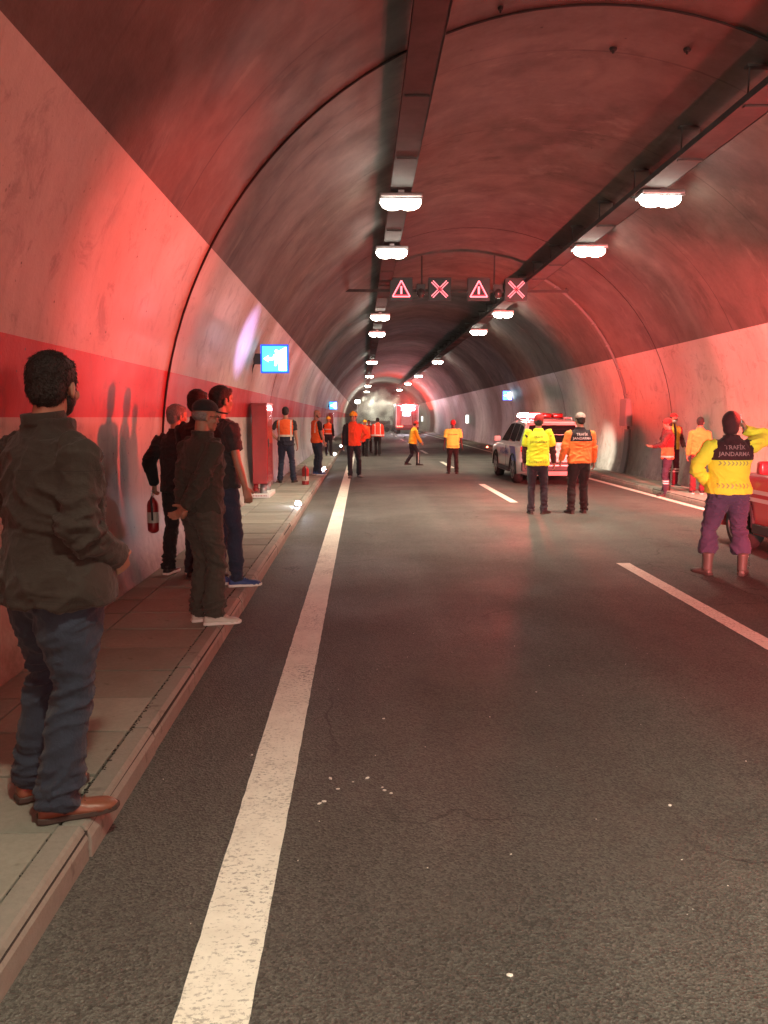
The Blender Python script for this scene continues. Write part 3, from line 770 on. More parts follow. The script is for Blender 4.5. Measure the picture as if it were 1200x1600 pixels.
def person(label, loc, heading, h=1.75, w=1.0, skin=None, voxel=.010, group=None, lean=0, sidelean=0, head_yaw=0, head_pitch=0,
           feet=None, foot_yaw=(-10, 10), hands=None, poles=None, hand_n=None, hand_d=None, curl=(22, 22), belly=0,
           hair='short', hair_m=None, beard=None, top=None, bottom=None, shoes=None, hat=None, drop=0, seed=0, eyes=False, fold=1.0, tilt=0):
    """local frame: faces +Y, +X is the person's right, feet on z = 0, drawn for a height of 1.78 m"""
    skin = skin or SKIN
    S = h/1.78
    feet = feet or [(-.105, 0), (.105, 0)]
    tl = math.tan(R(lean)); ts = math.tan(R(sidelean))
    pz = .93-drop
    def T(x, y, z):      # torso space to local
        u = z-.93
        return V((x+ts*u, y+tl*u, pz+u))
    hip = [T(-.088, 0, .90), T(.088, 0, .90)]
    ank = [V((feet[0][0], feet[0][1], .085 + (feet[0][2] if len(feet[0]) > 2 else 0))), V((feet[1][0], feet[1][1], .085 + (feet[1][2] if len(feet[1]) > 2 else 0)))]
    knee = []
    for i in (0, 1):
        fy = R(foot_yaw[i]); kn, ank[i] = ik(hip[i], ank[i], .418, .403, V((math.sin(fy)*.6, 1, 0))); knee.append(kn)
    sho = [T(-.178*w, -.012, 1.425), T(.178*w, -.012, 1.425)]
    hands = hands or [(-.255, .04, .80), (.255, .04, .80)]
    poles = poles or [(-.35, -1, 0), (.35, -1, 0)]
    wri, elb = [], []
    for i in (0, 1):
        tgt = V(hands[i]) if (len(hands[i]) > 3) else T(*hands[i][:3])
        e_, w_ = ik(sho[i], tgt, .285, .255, poles[i]); elb.append(e_); wri.append(w_)
    nb = T(0, -.02, 1.48); Rh = Matrix.Rotation(R(-head_yaw), 3, 'Z') @ Matrix.Rotation(R(tilt), 3, 'Y') @ Matrix.Rotation(R(-head_pitch), 3, 'X')
    hc = T(0, .022+.03*math.sin(R(head_pitch)), 1.655)
    # ---- body
    bm = BM()
    tube(bm, [(*T(0,0,.91), .125*w, .09*w), (*T(0,0,.96), .14*w, .10*w), (*T(0,.0,1.08), .12*w, .09*w), (*T(0,.0,1.28), .145*w, .10*w), (*T(0,-.01,1.40), .15*w, .085*w), (*T(0,-.015,1.455), .09, .065)], seg=16)
    tube(bm, [(*T(0,-.02,1.42), .07, .062), (*T(0,-.015,1.50), .056, .058), (*(hc+Rh@V((0,-.02,-.05))), .055, .06)], seg=14)
    for i in (0, 1):
        tube(bm, [(*sho[i], .046), (*(sho[i].lerp(elb[i], .5)), .043), (*elb[i], .036), (*(elb[i].lerp(wri[i], .35)), .037), (*wri[i], .025)], seg=12, smooth=3)
        tube(bm, [(*hip[i], .075), (*(hip[i].lerp(knee[i], .5)), .065), (*knee[i], .050), (*(knee[i].lerp(ank[i], .35)), .052), (*ank[i], .035)], seg=12, smooth=3)
        fy = R(foot_yaw[i]); f = V((math.sin(fy), math.cos(fy), 0))
        tube(bm, [(*(ank[i]-f*.03-V((0,0,.03))), .03), (*(ank[i]+f*.06-V((0,0,.045))), .035, .025), (*(ank[i]+f*.13-V((0,0,.06))), .032, .015)], seg=10, smooth=2, side=(math.cos(fy), -math.sin(fy), 0))
        d = V(hand_d[i]) if hand_d and hand_d[i] else (wri[i]-elb[i]).normalized()
        nn = V(hand_n[i]) if hand_n and hand_n[i] else V((1 if i == 0 else -1, .2, 0))
        hand(bm, wri[i], d, nn, -1 if i == 0 else 1, curl[i])
    head_parts(bm, hc, Rh)
    me = remeshed(bm, voxel*.85, 2)
    body = obj('person', me, skin, smooth=True)
    body.location = (loc[0], loc[1], loc[2] if len(loc) > 2 else 0); body.rotation_euler = (0, 0, -R(heading)); body.scale = (S, S, S)
    tag(body, label, 'person', group)
    HM_ = Matrix.Translation(hc) @ Rh.to_4x4()
    # ---- hair
    if hair:
        hb = BM()
        a = ell(hb, (0, -.016, .034), (.083, .103, .097), sub=4)
        if hair == 'short':
            cut = ((0, .035, .020), (0, -.50, .87)); 
            bmesh.ops.bisect_plane(hb, geom=hb.verts[:]+hb.edges[:]+hb.faces[:], plane_co=(0, .055, .048), plane_no=(0, -.72, 1.0), clear_inner=True)
            es = [e for e in hb.edges if e.is_boundary]; bmesh.ops.edgeloop_fill(hb, edges=es)
            b2 = ell(hb, (0, -.050, -.012), (.074, .062, .075), sub=3)
            for s in (-1, 1): ell(hb, (s*.070, .018, .012), (.010, .016, .030), sub=2)
            ell(hb, (0, .060, .082), (.052, .030, .026), sub=3)
        hme = remeshed(hb, .007 if voxel < .012 else .011, 1)
        off = V((seed, seed*2, 0))
        for v in hme.vertices:
            v.co += v.co.normalized()*(noise.noise(v.co*55+off)*.0035+noise.noise(v.co*20+off)*.003)
        if voxel <= .0105: hme = strands(hme, 2600, seed)
        hme.transform(HM_); obj('hair', hme, hair_m or HAIR_D, body, smooth=True)
    if beard:
        hb = BM(); ell(hb, (0, .030, -.076), (.0535, .0475, .036), sub=3)
        for s in (-1, 1): ell(hb, (s*.054, .022, -.048), (.014, .030, .034), sub=2)
        ell(hb, (0, .088, -.050), (.024, .010, .006), sub=2)
        hme = remeshed(hb, .007 if voxel < .012 else .011, 1); hme.transform(HM_); obj('beard', hme, beard, body, smooth=True)
    if eyes:
        for s in (-1, 1):
            hb = BM(); ell(hb, (s*.030, .079, -.003), (.013, .008, .007), sub=2); hb.transform(HM_); obj('eye', hb, EYE, body, smooth=True)
            hb = BM(); ell(hb, (s*.031, .088, .016), (.019, .008, .0045), sub=2); hb.transform(HM_); obj('eyebrow', hb, HAIR_D, body, smooth=True)
    # ---- hats
    if hat:
        kind, hm = hat[0], hat[1]
        hb = BM()
        if kind == 'cap':
            ell(hb, (0, -.012, .052), (.088, .106, .085), sub=3)
            bmesh.ops.bisect_plane(hb, geom=hb.verts[:]+hb.edges[:]+hb.faces[:], plane_co=(0, 0, .042), plane_no=(0, -.12, 1), clear_inner=True)
            bmesh.ops.edgeloop_fill(hb, edges=[e for e in hb.edges if e.is_boundary])
            prism(hb, [(-.066, .062), (-.062, .110), (-.045, .150), (-.018, .170), (.018, .170), (.045, .150), (.062, .110), (.066, .062)], 'z', .040, .050)
            ell(hb, (0, -.012, .138), (.008, .008, .006), sub=1)
            hb.transform(HM_); o = obj('cap', hb, hm, body, smooth=False); o.data.shade_smooth()
        elif kind == 'helmet':
            ell(hb, (0, -.006, .050), (.108, .130, .108), sub=3)
            bmesh.ops.bisect_plane(hb, geom=hb.verts[:]+hb.edges[:]+hb.faces[:], plane_co=(0, 0, .040), plane_no=(0, -.05, 1), clear_inner=True)
            bmesh.ops.edgeloop_fill(hb, edges=[e for e in hb.edges if e.is_boundary])
            prism(hb, [(.125*math.sin(2*math.pi*k/20), -.006+.150*math.cos(2*math.pi*k/20)+(.022 if k in (19, 0, 1) else 0)) for k in range(20)], 'z', .034, .042)
            tube(hb, [(0, -.12, .085, .012), (0, -.06, .148, .012), (0, 0, .160, .012), (0, .06, .148, .012), (0, .118, .085, .012)], seg=8, smooth=3)
            hb.transform(HM_); obj('helmet', hb, hm, body, smooth=True)
        elif kind == 'beanie':
            ell(hb, (0, -.014, .042), (.088, .106, .098), sub=3)
            bmesh.ops.bisect_plane(hb, geom=hb.verts[:]+hb.edges[:]+hb.faces[:], plane_co=(0, 0, .005), plane_no=(0, -.45, 1), clear_inner=True)
            bmesh.ops.edgeloop_fill(hb, edges=[e for e in hb.edges if e.is_boundary])
            hb.transform(HM_); obj('cap', hb, hm, body, smooth=True)
        elif kind == 'hood':
            ell(hb, (0, -.018, .03), (.095, .110, .112), sub=3); ell(hb, (0, -.035, -.05), (.082, .085, .085), sub=3)
            hme = remeshed(hb, .012, 2); hme.transform(HM_); obj('hood', hme, hm, body, smooth=True)
    # ---- trousers
    bt = bottom or {}
    bw = bt.get('w', 1.0); hemz = bt.get('hem', .06); cuff = bt.get('cuff', .062)
    bm = BM()
    tube(bm, [(*T(0,0,.84), .135*w*bw, .105*w*bw), (*T(0,-.005,.92), .158*w*(1+bw)/2, .118*w*(1+bw)/2), (*T(0,0,1.01), .155*w, .113*w), (*T(0,0,1.05), .148*w, .108*w)], seg=18, cap=False)
    ell(bm, T(0, -.003, .845), (.115*w, .100*w, .085))
    for i in (0, 1):
        end = ank[i] + (knee[i]-ank[i]).normalized()*(hemz-.085)
        tube(bm, [(*(hip[i]+V((0,-.005,.02))), .088*w*bw, .105*w*bw), (*(hip[i].lerp(knee[i], .35)+V((0,-.005,0))), .088*w*bw, .094*w*bw), (*(hip[i].lerp(knee[i], .75)), .072*bw, .076*bw), (*knee[i], .066*bw, .070*bw), (*(knee[i].lerp(end, .3)+V((0,-.012,0))), .068*bw, .072*bw), (*(knee[i].lerp(end, .75)), cuff*bw, cuff*bw*1.08), (*end, cuff*1.02, cuff*1.14)], seg=16, smooth=4, cap=False)
    me = remeshed(bm, voxel, 1)
    zones = [(ank[i]+V((0,0,.05)), .16, 2.0) for i in (0, 1)]+[(knee[i]+V((0,-.03,0)), .13, 1.1) for i in (0, 1)]+[(T(0,0,.88), .14, .9)]
    folds(me, .011*fold*bt.get('fold', 1), (6, 6, 14), seed+1, zones)
    tr = obj('trousers', me, bt.get('m'), body, smooth=True)
    # ---- top
    tp = top or {}
    hz = tp.get('hem', .90); fl = tp.get('flare', 1.0); k = tp.get('w', 1.0)*w; sl = tp.get('sleeve', 1.0); sr = tp.get('sr', 1.0)
    bm = BM()
    rows = [(hz, .178*fl, .135*fl), (hz+.08, .176*fl, .134*fl), (1.06, .170, .128+belly*.5), (1.17, .170, .126+belly), (1.28, .182, .128), (1.37, .185, .118), (1.43, .160, .100), (1.475, .100, .078)]
    rows = [r for i, r in enumerate(rows) if i < 2 or r[0] > hz+.12]
    if tp.get('collar', True): rows += [(1.51, .074, .072), (1.535, .072, .074)]
    else: rows += [(1.49, .078, .070)]
    tube(bm, [(*T(0, -.006 if z > 1.3 else (belly*.6 if 1.0 < z < 1.25 else 0), z), a*k, b*k) for z, a, b in rows], seg=22, smooth=4, cap=False)
    if sl > 0:
        for i in (0, 1):
            q = sho[i]; pts = [(*(T(-.12*w if i == 0 else .12*w, -.012, 1.40)), .066, .070), (*(q+V((0,0,-.008))), .066*sr, .068*sr)]
            if sl <= .5:
                pts += [(*(q.lerp(elb[i], .5)), .060*sr), (*(q.lerp(elb[i], min(1, sl*1.7))), .058*sr)]
            else:
                f_ = (sl-.5)*2*.97
                pts += [(*(q.lerp(elb[i], .5)), .061*sr), (*elb[i], .056*sr), (*(elb[i].lerp(wri[i], .5*f_)), .052*sr), (*(elb[i].lerp(wri[i], .85*f_)), .044*sr), (*(elb[i].lerp(wri[i], f_)), .041*sr)]
            tube(bm, pts, seg=14, smooth=4, cap=False)
    me = remeshed(bm, voxel, 1)
    zones = []
    for i in (0, 1):
        zones += [(elb[i], .14, 1.3), (T(-.16*w if i == 0 else .16*w, 0, 1.30), .12, .8)]
    zones.append((T(0, 0, hz+.04), .25, .5))
    folds(me, .012*fold*tp.get('fold', 1), (6, 6, 11), seed+5, zones)
    mats = [tp.get('m')]
    if tp.get('sm'):
        mats.append(tp['sm'])
    o = obj(tp.get('name', 'jacket'), me, mats, body, smooth=True)
    if tp.get('sm'):
        segs = [(sho[i] + V(((-.028 if i == 0 else .028), 0, 0)), elb[i], wri[i]) for i in (0, 1)]
        def dseg(p, a, b):
            ab = b-a; t = max(0, min(1, (p-a).dot(ab)/ab.length_squared)); return (p-a-ab*t).length
        for f in me.polygons:
            c = f.center
            if any(dseg(c, a, b) < .075*sr or dseg(c, b, e) < .07*sr for a, b, e in segs) and abs(c.x) > tp.get('smx', .10): f.material_index = 1
    # ---- shoes
    sh = shoes or {}
    for i in (0, 1):
        fy = R(foot_yaw[i]); Mt = Matrix.Translation((ank[i].x, ank[i].y, ank[i].z-.085)) @ Matrix.Rotation(-fy, 4, 'Z')
        lift = ank[i].z-.085
        if len(feet[i]) > 3: Mt = Mt @ Matrix.Rotation(R(feet[i][3]), 4, 'X')
        bm = BM(); L = 1.0
        st = [(-.078, .022, .052), (-.066, .034, .072), (-.03, .038, .088), (.02, .038, .086), (.06, .041, .068), (.10, .046, .052), (.145, .048, .046), (.18, .042, .040), (.20, .028, .032), (.212, .010, .020)]
        rings = []
        for (yy, hw_, hh) in st:
            rr = []
            for q in range(14):
                an = math.pi*q/13; x_ = math.copysign(abs(math.cos(an))**.7, math.cos(an))*hw_; z_ = .016+(max(0, math.sin(an))**.75)*(hh-.012)
                rr.append(bm.verts.new((x_+(.004 if i else -.004)*(1 if yy > .05 else 0), yy, z_)))
            rings.append(rr)
        for A, B in zip(rings, rings[1:]):
            for q in range(13): bm.faces.new((A[q], A[q+1], B[q+1], B[q]))
            bm.faces.new((A[0], B[0], B[13], A[13]))
        bm.faces.new(rings[0]); bm.faces.new(rings[-1][::-1])
        if sh.get('boot'): tube(bm, [(0, -.02, .05, .050, .056), (0, -.022, .15, .052, .060), (0, -.025, .25, .062, .066)], seg=14, smooth=3, cap=False)
        else:
            tube(bm, [(0, -.022, .06, .038, .046), (0, -.022, .098, .040, .050)], seg=12, smooth=2, cap=False)
            for q in range(4): box(bm, -.02, .02, .028+q*.02, .036+q*.02, .082-q*.008, .088-q*.008)
        bmesh.ops.recalc_face_normals(bm, faces=bm.faces)
        bm.transform(Mt); so = obj('boot' if sh.get('boot') else 'shoe', bm, sh.get('m'), body, smooth=True)
        bm = BM(); prism(bm, [(-.03, -.084), (.03, -.084), (.044, -.05), (.042, .03), (.052, .11), (.050, .165), (.034, .205), (0, .222), (-.034, .205), (-.050, .165), (-.052, .11), (-.042, .03), (-.044, -.05)], 'z', .0, sh.get('sole', .024))
        bmesh.ops.bevel(bm, geom=bm.edges[:], offset=.004, segments=1, affect='EDGES')
        bm.transform(Mt); obj('sole', bm, sh.get('sm'), so)
    info = dict(body=body, T=T, sho=sho, elb=elb, wri=wri, ank=ank, knee=knee, hc=hc, Rh=Rh, HM=HM_, S=S, top=o, tr=tr)
    return info
def on_back(info, bm, name, m, target='top', front=False, off=.004):
    """wrap flat print (x, z) onto the back of the garment"""
    o = info[target]; me = o.data
    tree = BVHTree.FromPolygons([v.co for v in me.vertices], [tuple(p.vertices) for p in me.polygons])
    s = 1 if front else -1
    for v in bm.verts:
        h_, n_, i_, d_ = tree.ray_cast(V((v.co.x, s*1.0, v.co.z)), V((0, -s, 0)))
        y = h_.y if h_ else s*.12
        v.co.y = y + s*(off + (.0015 if v.co.y*s > 0 else 0))
    return obj(name, bm, m, o)
def text_bm(txt, size, cx, cz, mirror=True, bold=.012):
    cu = bpy.data.curves.new('t', 'FONT'); cu.body = txt; cu.size = size; cu.align_x = 'CENTER'; cu.align_y = 'CENTER'; cu.offset = bold*size; cu.resolution_u = 2
    o = bpy.data.objects.new('t', cu); COL.objects.link(o)
    me = bpy.data.meshes.new_from_object(o.evaluated_get(bpy.context.evaluated_depsgraph_get()))
    bpy.data.objects.remove(o); bpy.data.curves.remove(cu)
    bm = BM(); bm.from_mesh(me); bpy.data.meshes.remove(me)
    for v in bm.verts:      # seen from behind (-Y): x stays
        v.co = V((v.co.x+cx, 0, v.co.y+cz))
    return bm
def grid_patch(x0, x1, z0, z1, nx=8, nz=3):
    bm = BM(); g = [[bm.verts.new((x0+(x1-x0)*i/nx, 0, z0+(z1-z0)*j/nz)) for i in range(nx+1)] for j in range(nz+1)]
    for j in range(nz):
        for i in range(nx): bm.faces.new((g[j][i], g[j][i+1], g[j+1][i+1], g[j+1][i]))
    return bm
def chevrons(x0, x1, z0, z1, n):
    bm = BM(); w_ = (x1-x0)/n; zm = (z0+z1)/2
    for i in range(n):
        a = x0+i*w_; t = w_*.42; k = w_*.4
        for P in ([(a, z0), (a+t, z0), (a+t+k, zm), (a+k, zm)], [(a+k, zm), (a+t+k, zm), (a+t, z1), (a, z1)]):
            bm.faces.new([bm.verts.new((p[0], 0, p[1])) for p in P])
    return bm

# cloth kinds
OLIVE = cloth('jacket_brown', (.027, .021, .016), bands=[(.888, .8905, (.012, .009, .007)), (.881, .883, (.016, .012, .009)), (1.352, 1.355, (.012, .009, .007)), (1.345, 1.3465, (.016, .012, .009))], vert=[('ax', 0, .0016, .5, 1.35, (.012, .009, .007))]); JEAN = cloth('jeans', (.020, .032, .056), fade=.7); JEAN2 = cloth('jeans_navy', (.018, .026, .055), fade=.5)
BLACK = cloth('cloth_black', (.010, .009, .010)); OLIVE2 = cloth('jacket_olive', (.030, .026, .019)); OLIVEP = cloth('trousers_olive', (.050, .046, .036), fade=.5)
DARKN = cloth('trousers_dark', (.014, .015, .024)); GREYT = cloth('tee_dark', (.022, .020, .022))
M_brown_shoe = mat('leather_brown', (.20, .075, .045), .38, bump=(90, .15)); M_sole_d = mat('sole_dark', (.05, .035, .03), .7); M_sole_w = mat('sole_white', (.72, .70, .66), .6)
M_shoe_w = mat('shoe_white', (.55, .52, .46), .55, bump=(120, .2)); M_shoe_b = mat('shoe_blue', (.03, .06, .20), .6, bump=(200, .3)); M_shoe_k = mat('shoe_black', (.02, .018, .018), .5)
REFL = mat('reflective', (.70, .68, .64), .35, emit=None); HVY = (.72, .86, .03); HVO = (.85, .12, .025)
M_hy = cloth('hivis_yellow', HVY); M_ho = cloth('hivis_orange', HVO); M_helmet = mat('helmet_yellow', (.75, .42, .02), .3, coat=.4)
# 1 near man
K = KZ
man = person('man in dark brown jacket, jeans and reddish brown shoes standing nearest the viewer', (-1.215, 3.12, K), 42, h=1.86, w=1.19, voxel=.008, head_yaw=-30, head_pitch=2,
    feet=[(-.205, -.03), (.035, -.055)], foot_yaw=(4, 24), hands=[(-.15, .17, 1.0), (.15, .17, 1.0)], poles=[(-.6, -1, 0), (.45, -1, 0)], hand_d=[(.6, .5, -.6), (-.6, .5, -.6)], curl=(50, 50),
    beard=HAIR_D, top=dict(m=OLIVE, hem=.86, flare=1.12, w=1.08, sr=1.16, fold=1.7), bottom=dict(m=JEAN, w=1.10, fold=1.3, cuff=.070), shoes=dict(m=M_brown_shoe, sm=M_sole_d), seed=2)
bm = BM(); T = man['T']
tube(bm, [(*T(0, -.02, 1.515), .079, .082), (*T(0, -.026, 1.56), .074, .080)], seg=24, smooth=3, cap=False)
obj('collar', bm, OLIVE, man['top'], smooth=True)
# 2 group by the wall
A = person('grey haired man in black clothes holding a fire extinguisher by the wall', (-1.88, 8.08, K), 24, h=1.74, w=1.06, hair_m=HAIR_G, head_yaw=25, feet=[(-.12, -.05), (.11, .06)],
    hands=[(-.24, -.08, .94), (.24, .12, .85)], poles=[(-.25, -1, 0), (.35, -1, 0)], curl=(62, 30), hand_n=[(.3, 1, 0), None], hand_d=[(-.2, .1, -1), None], top=dict(m=BLACK, hem=.88, w=1.05, sr=1.1), bottom=dict(m=BLACK), shoes=dict(m=M_shoe_k, sm=M_sole_w), seed=4, belly=.02)
B = person('man in an olive jacket and dark cap with hands clasped behind his back', (-1.245, 6.10, K), 42, h=1.74, w=1.0, voxel=.0078, head_yaw=22, head_pitch=8, hair=None, lean=3,
    feet=[(-.07, .02), (.09, .02)], foot_yaw=(25, 34), hands=[(-.02, -.185, .93), (.05, -.20, .95)], poles=[(-1, -.25, 0), (1, -.25, 0)], hand_d=[(.8, -.1, -.35), (-.7, -.15, -.5)], hand_n=[(0, -1, .1), (0, -1, .2)], curl=(35, 28),
    hat=('cap', cloth('cap_black', (.010, .010, .012))), top=dict(m=OLIVE2, hem=.90, w=1.12, sr=1.12, flare=1.02, fold=1.2), bottom=dict(m=OLIVEP, w=1.14, cuff=.072, fold=1.4), shoes=dict(m=M_shoe_w, sm=M_sole_w), seed=6, skin=SKIN2)
hb = BM(); ell(hb, (0, -.03, .0), (.082, .082, .055), sub=3); hb.transform(B['HM']); obj('hair', remeshed(hb, .008, 1), HAIR_G, B['body'], smooth=True)
for s in (-1, 1):
    hb = BM(); pipe(hb, [(s*.078, -.01, .0), (s*.074, .06, .002), (s*.062, .098, .002)], .0025, 6, smooth=2); tube(hb, [(s*.058, .100, .0, .02, .003), (s*.02, .106, .0, .02, .003)], seg=8, smooth=1, side=(0, 0, 1))
    hb.transform(B['HM']); obj('glasses', hb, M_black, B['body'])
hb = BM(); prism(hb, [(-.16, .0), (-.10, .012), (-.06, -.01), (-.1, -.03)], 'z', 0, .001); hb.free()
C_ = person('tall dark haired man in navy jeans and blue trainers behind the olive jacket', (-1.32, 7.42, K), 50, h=1.90, w=1.02, feet=[(-.12, .0), (.06, .10)], foot_yaw=(10, 24), head_yaw=0, skin=SKIN2,
    hands=[(-.24, .02, .80), (.25, .10, .84)], top=dict(name='tshirt', m=GREYT, hem=.90, sleeve=.42, w=1.06, collar=False, sr=1.15), bottom=dict(m=JEAN2), shoes=dict(m=M_shoe_b, sm=M_sole_w), seed=8)
D_ = person('dark haired man in black between the grey haired man and the dark cap', (-1.61, 7.82, K), 20, h=1.88, w=.92, head_yaw=10, hands=[(-.2, .1, .85), (.2, .12, .85)], top=dict(m=BLACK, hem=.9), bottom=dict(m=DARKN), shoes=dict(m=M_shoe_k, sm=M_sole_d), seed=9)
# helper: place an object in a hand
def world(info, p): return info['body'].matrix_basis @ V(p)
def extinguisher(loc, label, hh=.36, r=.062, rz=0):
    t = empty('fire_extinguisher', loc, rz); tag(t, label, 'fire extinguisher', 'red fire extinguishers')
    bm = BM(); tube(bm, [(0, 0, .02, r), (0, 0, .05, r), (0, 0, hh-.06, r), (0, 0, hh-.02, r*.8), (0, 0, hh+.01, r*.35)], seg=18, smooth=1); obj('bottle', bm, M_redpaint, t, smooth=True)
    bm = BM(); cyl(bm, (0, 0, hh), (0, 0, hh+.045), .016, seg=10); box(bm, -.012, .012, -.02, .10, hh+.05, hh+.062); box(bm, -.01, .01, -.02, .085, hh+.08, hh+.088); obj('valve', bm, M_steel, t)
    bm = BM(); pipe(bm, [(0, -.015, hh+.03), (.0, -.06, hh), (.01, -r-.018, hh-.1), (.01, -r-.014, .12)], .010, 8); obj('hose', bm, M_black, t, smooth=True)
    bm = BM(); cyl(bm, (0, 0, .09), (0, 0, .2), r+.0015, seg=18, caps=False); obj('label', bm, mat('paper_label', (.55, .45, .40), .6), t, smooth=True)
    return t
bpy.context.view_layer.update()
hw = world(A, A['wri'][0])
extinguisher((hw.x-.02, hw.y-.03, hw.z-.47), 'red fire extinguisher hanging from the hand of the grey haired man', .33, .058)
extinguisher((-1.37, 19.0, K), 'dark red fire extinguisher standing on the pavement between two orange vests', .42, .085)

# 3 workers further up the left side
vestm = cloth('vest_orange_back', HVO, vert=[('ax', .125, .155, 1.0, 1.6, (.55, .50, .42))], bands=[(1.085, 1.13, (.55, .50, .42)), (.5, 1.085, (.012, .014, .03))])
v4 = person('man in orange vest over dark shirt seen from behind by the wall, hand on hip', (-1.88, 19.55, K), 5, h=1.87, w=1.08, voxel=.013, hands=[(-.19, -.02, 1.0), (.27, .03, .82)], poles=[(-1, -.4, 0), (.4, -1, 0)],
    hand_d=[(.6, .6, -.4), None], feet=[(-.15, 0), (.16, .06)], top=dict(name='vest', m=vestm, sm=GREYT, smx=.17, hem=.88, sleeve=.42, collar=False, w=1.05), bottom=dict(m=JEAN2), shoes=dict(m=M_shoe_k, sm=M_sole_d), seed=11)
v5 = person('bearded balding man in orange vest and jeans turning to look back', (-1.27, 22.2, K), 62, h=1.83, w=1.06, voxel=.013, head_yaw=58, hair=None, beard=HAIR_D, eyes=True, belly=.04, hands=[(-.24, .12, .86), (.25, .12, .84)],
    top=dict(name='vest', m=cloth('vest_orange', HVO, vert=[('ax', .11, .135, 1.15, 1.6, (.6, .55, .5))]), sm=GREYT, smx=.15, hem=.88, sleeve=.45, collar=False, w=1.05), bottom=dict(m=JEAN), shoes=dict(m=M_shoe_b, sm=M_sole_w), seed=12)
v6 = person('worker in yellow helmet and orange vest behind the balding man', (-1.42, 33.4, K), 10, h=1.62, w=1.0, voxel=.016, hair=None, hat=('helmet', M_helmet),
    top=dict(m=cloth('vest_orange_striped', HVO, bands=[(1.0, 1.05, (.7, .66, .6)), (1.2, 1.24, (.7, .66, .6)), (.5, .99, (.02, .02, .03))]), sm=BLACK, smx=.15, hem=.86), bottom=dict(m=DARKN), shoes=dict(m=M_shoe_k, sm=M_sole_d), seed=13)
w7 = person('worker in orange jacket and yellow helmet striding along the white line towards the viewer', (-.26, 23.05, 0), 176, h=1.93, w=1.06, voxel=.012, hair='short', hat=('helmet', M_helmet), eyes=True, lean=3, drop=.035, head_yaw=22,
    feet=[(-.16, -.12), (.10, .20)], foot_yaw=(-18, 6), hands=[(-.23, .02, 1.0), (.27, .06, .84)], poles=[(-1, -.35, 0), (.5, -1, 0)], hand_d=[(.7, .3, -.5), None],
    top=dict(m=cloth('jacket_orange_red', (.85, .085, .03), vert=[('x', .135, .30, .5, 1.5, (.02, .015, .02))]), hem=.90, w=1.12, sr=1.2, fold=1.2), bottom=dict(m=DARKN), shoes=dict(m=mat('shoe_grey', (.2, .18, .17), .6), sm=M_sole_d), seed=14)
p8 = person('worker in orange jacket and yellow helmet just behind the striding worker', (.12, 35.5, 0), 20, h=1.62, w=1.06, voxel=.016, hair=None, hat=('helmet', M_helmet), top=dict(m=M_ho, hem=.88, w=1.1, sr=1.1), bottom=dict(m=BLACK), shoes=dict(m=M_shoe_k, sm=M_sole_d), feet=[(-.12, .1), (.1, -.1)], seed=15)
p9 = person('small dark haired figure in red facing the viewer beside the orange and white jacket', (.33, 39.5, 0), 170, h=1.62, voxel=.018, top=dict(m=cloth('jacket_red', (.5, .03, .03)), hem=.88), bottom=dict(m=BLACK), shoes=dict(m=M_shoe_k, sm=M_sole_d), seed=16)
p10 = person('man in orange jacket with white back braces walking away down the road', (.71, 36.2, 0), 0, h=1.74, w=1.06, voxel=.014, feet=[(-.08, .12), (.08, -.10)], hands=[(-.28, .06, .84), (.28, .0, .84)],
    top=dict(m=cloth('jacket_orange_white', (.9, .07, .035), vert=[('ax', .105, .140, .97, 1.6, (.8, .78, .74))], bands=[(.93, .99, (.8, .78, .74)), (.80, .86, (.8, .78, .74))]), hem=.90, w=1.1, sr=1.1), bottom=dict(m=BLACK), shoes=dict(m=M_shoe_k, sm=M_sole_d), seed=17)
REDCAP = cloth('cap_red', (.35, .02, .02))
def side_stripe(info, leg, m, dashed=True, sgn=1):
    kn, an, hp = info['knee'][leg], info['ank'][leg], None
    me = info['tr'].data; tree = BVHTree.FromPolygons([v.co for v in me.vertices], [tuple(p.vertices) for p in me.polygons])
    bm = BM(); n = 15
    for i in range(n):
        for half in ((0, .6),) if dashed else ((0, 1),):
            t0 = (i+half[0])/n; t1 = (i+half[1])/n; q = []
            for t, dy in ((t0, -.014), (t0, .014), (t1, .014), (t1, -.014)):
                c = an.lerp(kn, -.0+t*1.05) if t < .95 else kn.lerp(kn+(kn-an), (t-.95))
                src = c+V((sgn*.5, dy+(.012 if dashed and i % 2 else 0), 0)); h_, a, b, d = tree.ray_cast(src, V((-sgn, 0, 0)))
                if h_ is None: h_ = c+V((sgn*.07, dy, 0))
                q.append(bm.verts.new(h_+V((sgn*.005, 0, 0))))
            bm.faces.new(q)
    obj('side_stripe', bm, m, info['tr'])
p11 = person('officer in amber jacket and red cap walking right across the lane, white trouser stripe', (1.84, 28.9, 0), 78, h=1.66, w=1.04, voxel=.013, lean=9, head_pitch=16, drop=.05, hair='short', hat=('beanie', REDCAP), feet=[(-.09, -.22, .02), (.09, .20)], foot_yaw=(-4, 8),
    hands=[(-.24, .22, .92), (.22, .30, .95)], top=dict(m=cloth('jacket_amber', (.75, .42, .02)), hem=.90, w=1.12, sr=1.2, fold=1.3), bottom=dict(m=DARKN), shoes=dict(m=M_shoe_k, sm=M_sole_d), seed=18)
side_stripe(p11, 1, REFL, dashed=False)
M_print = mat('print_dark', (.16, .17, .02), .7)
def back_print(info, lines, m, extra=None):
    for (txt, size, z) in lines: on_back(info, text_bm(txt, size, 0, z), 'lettering', m)
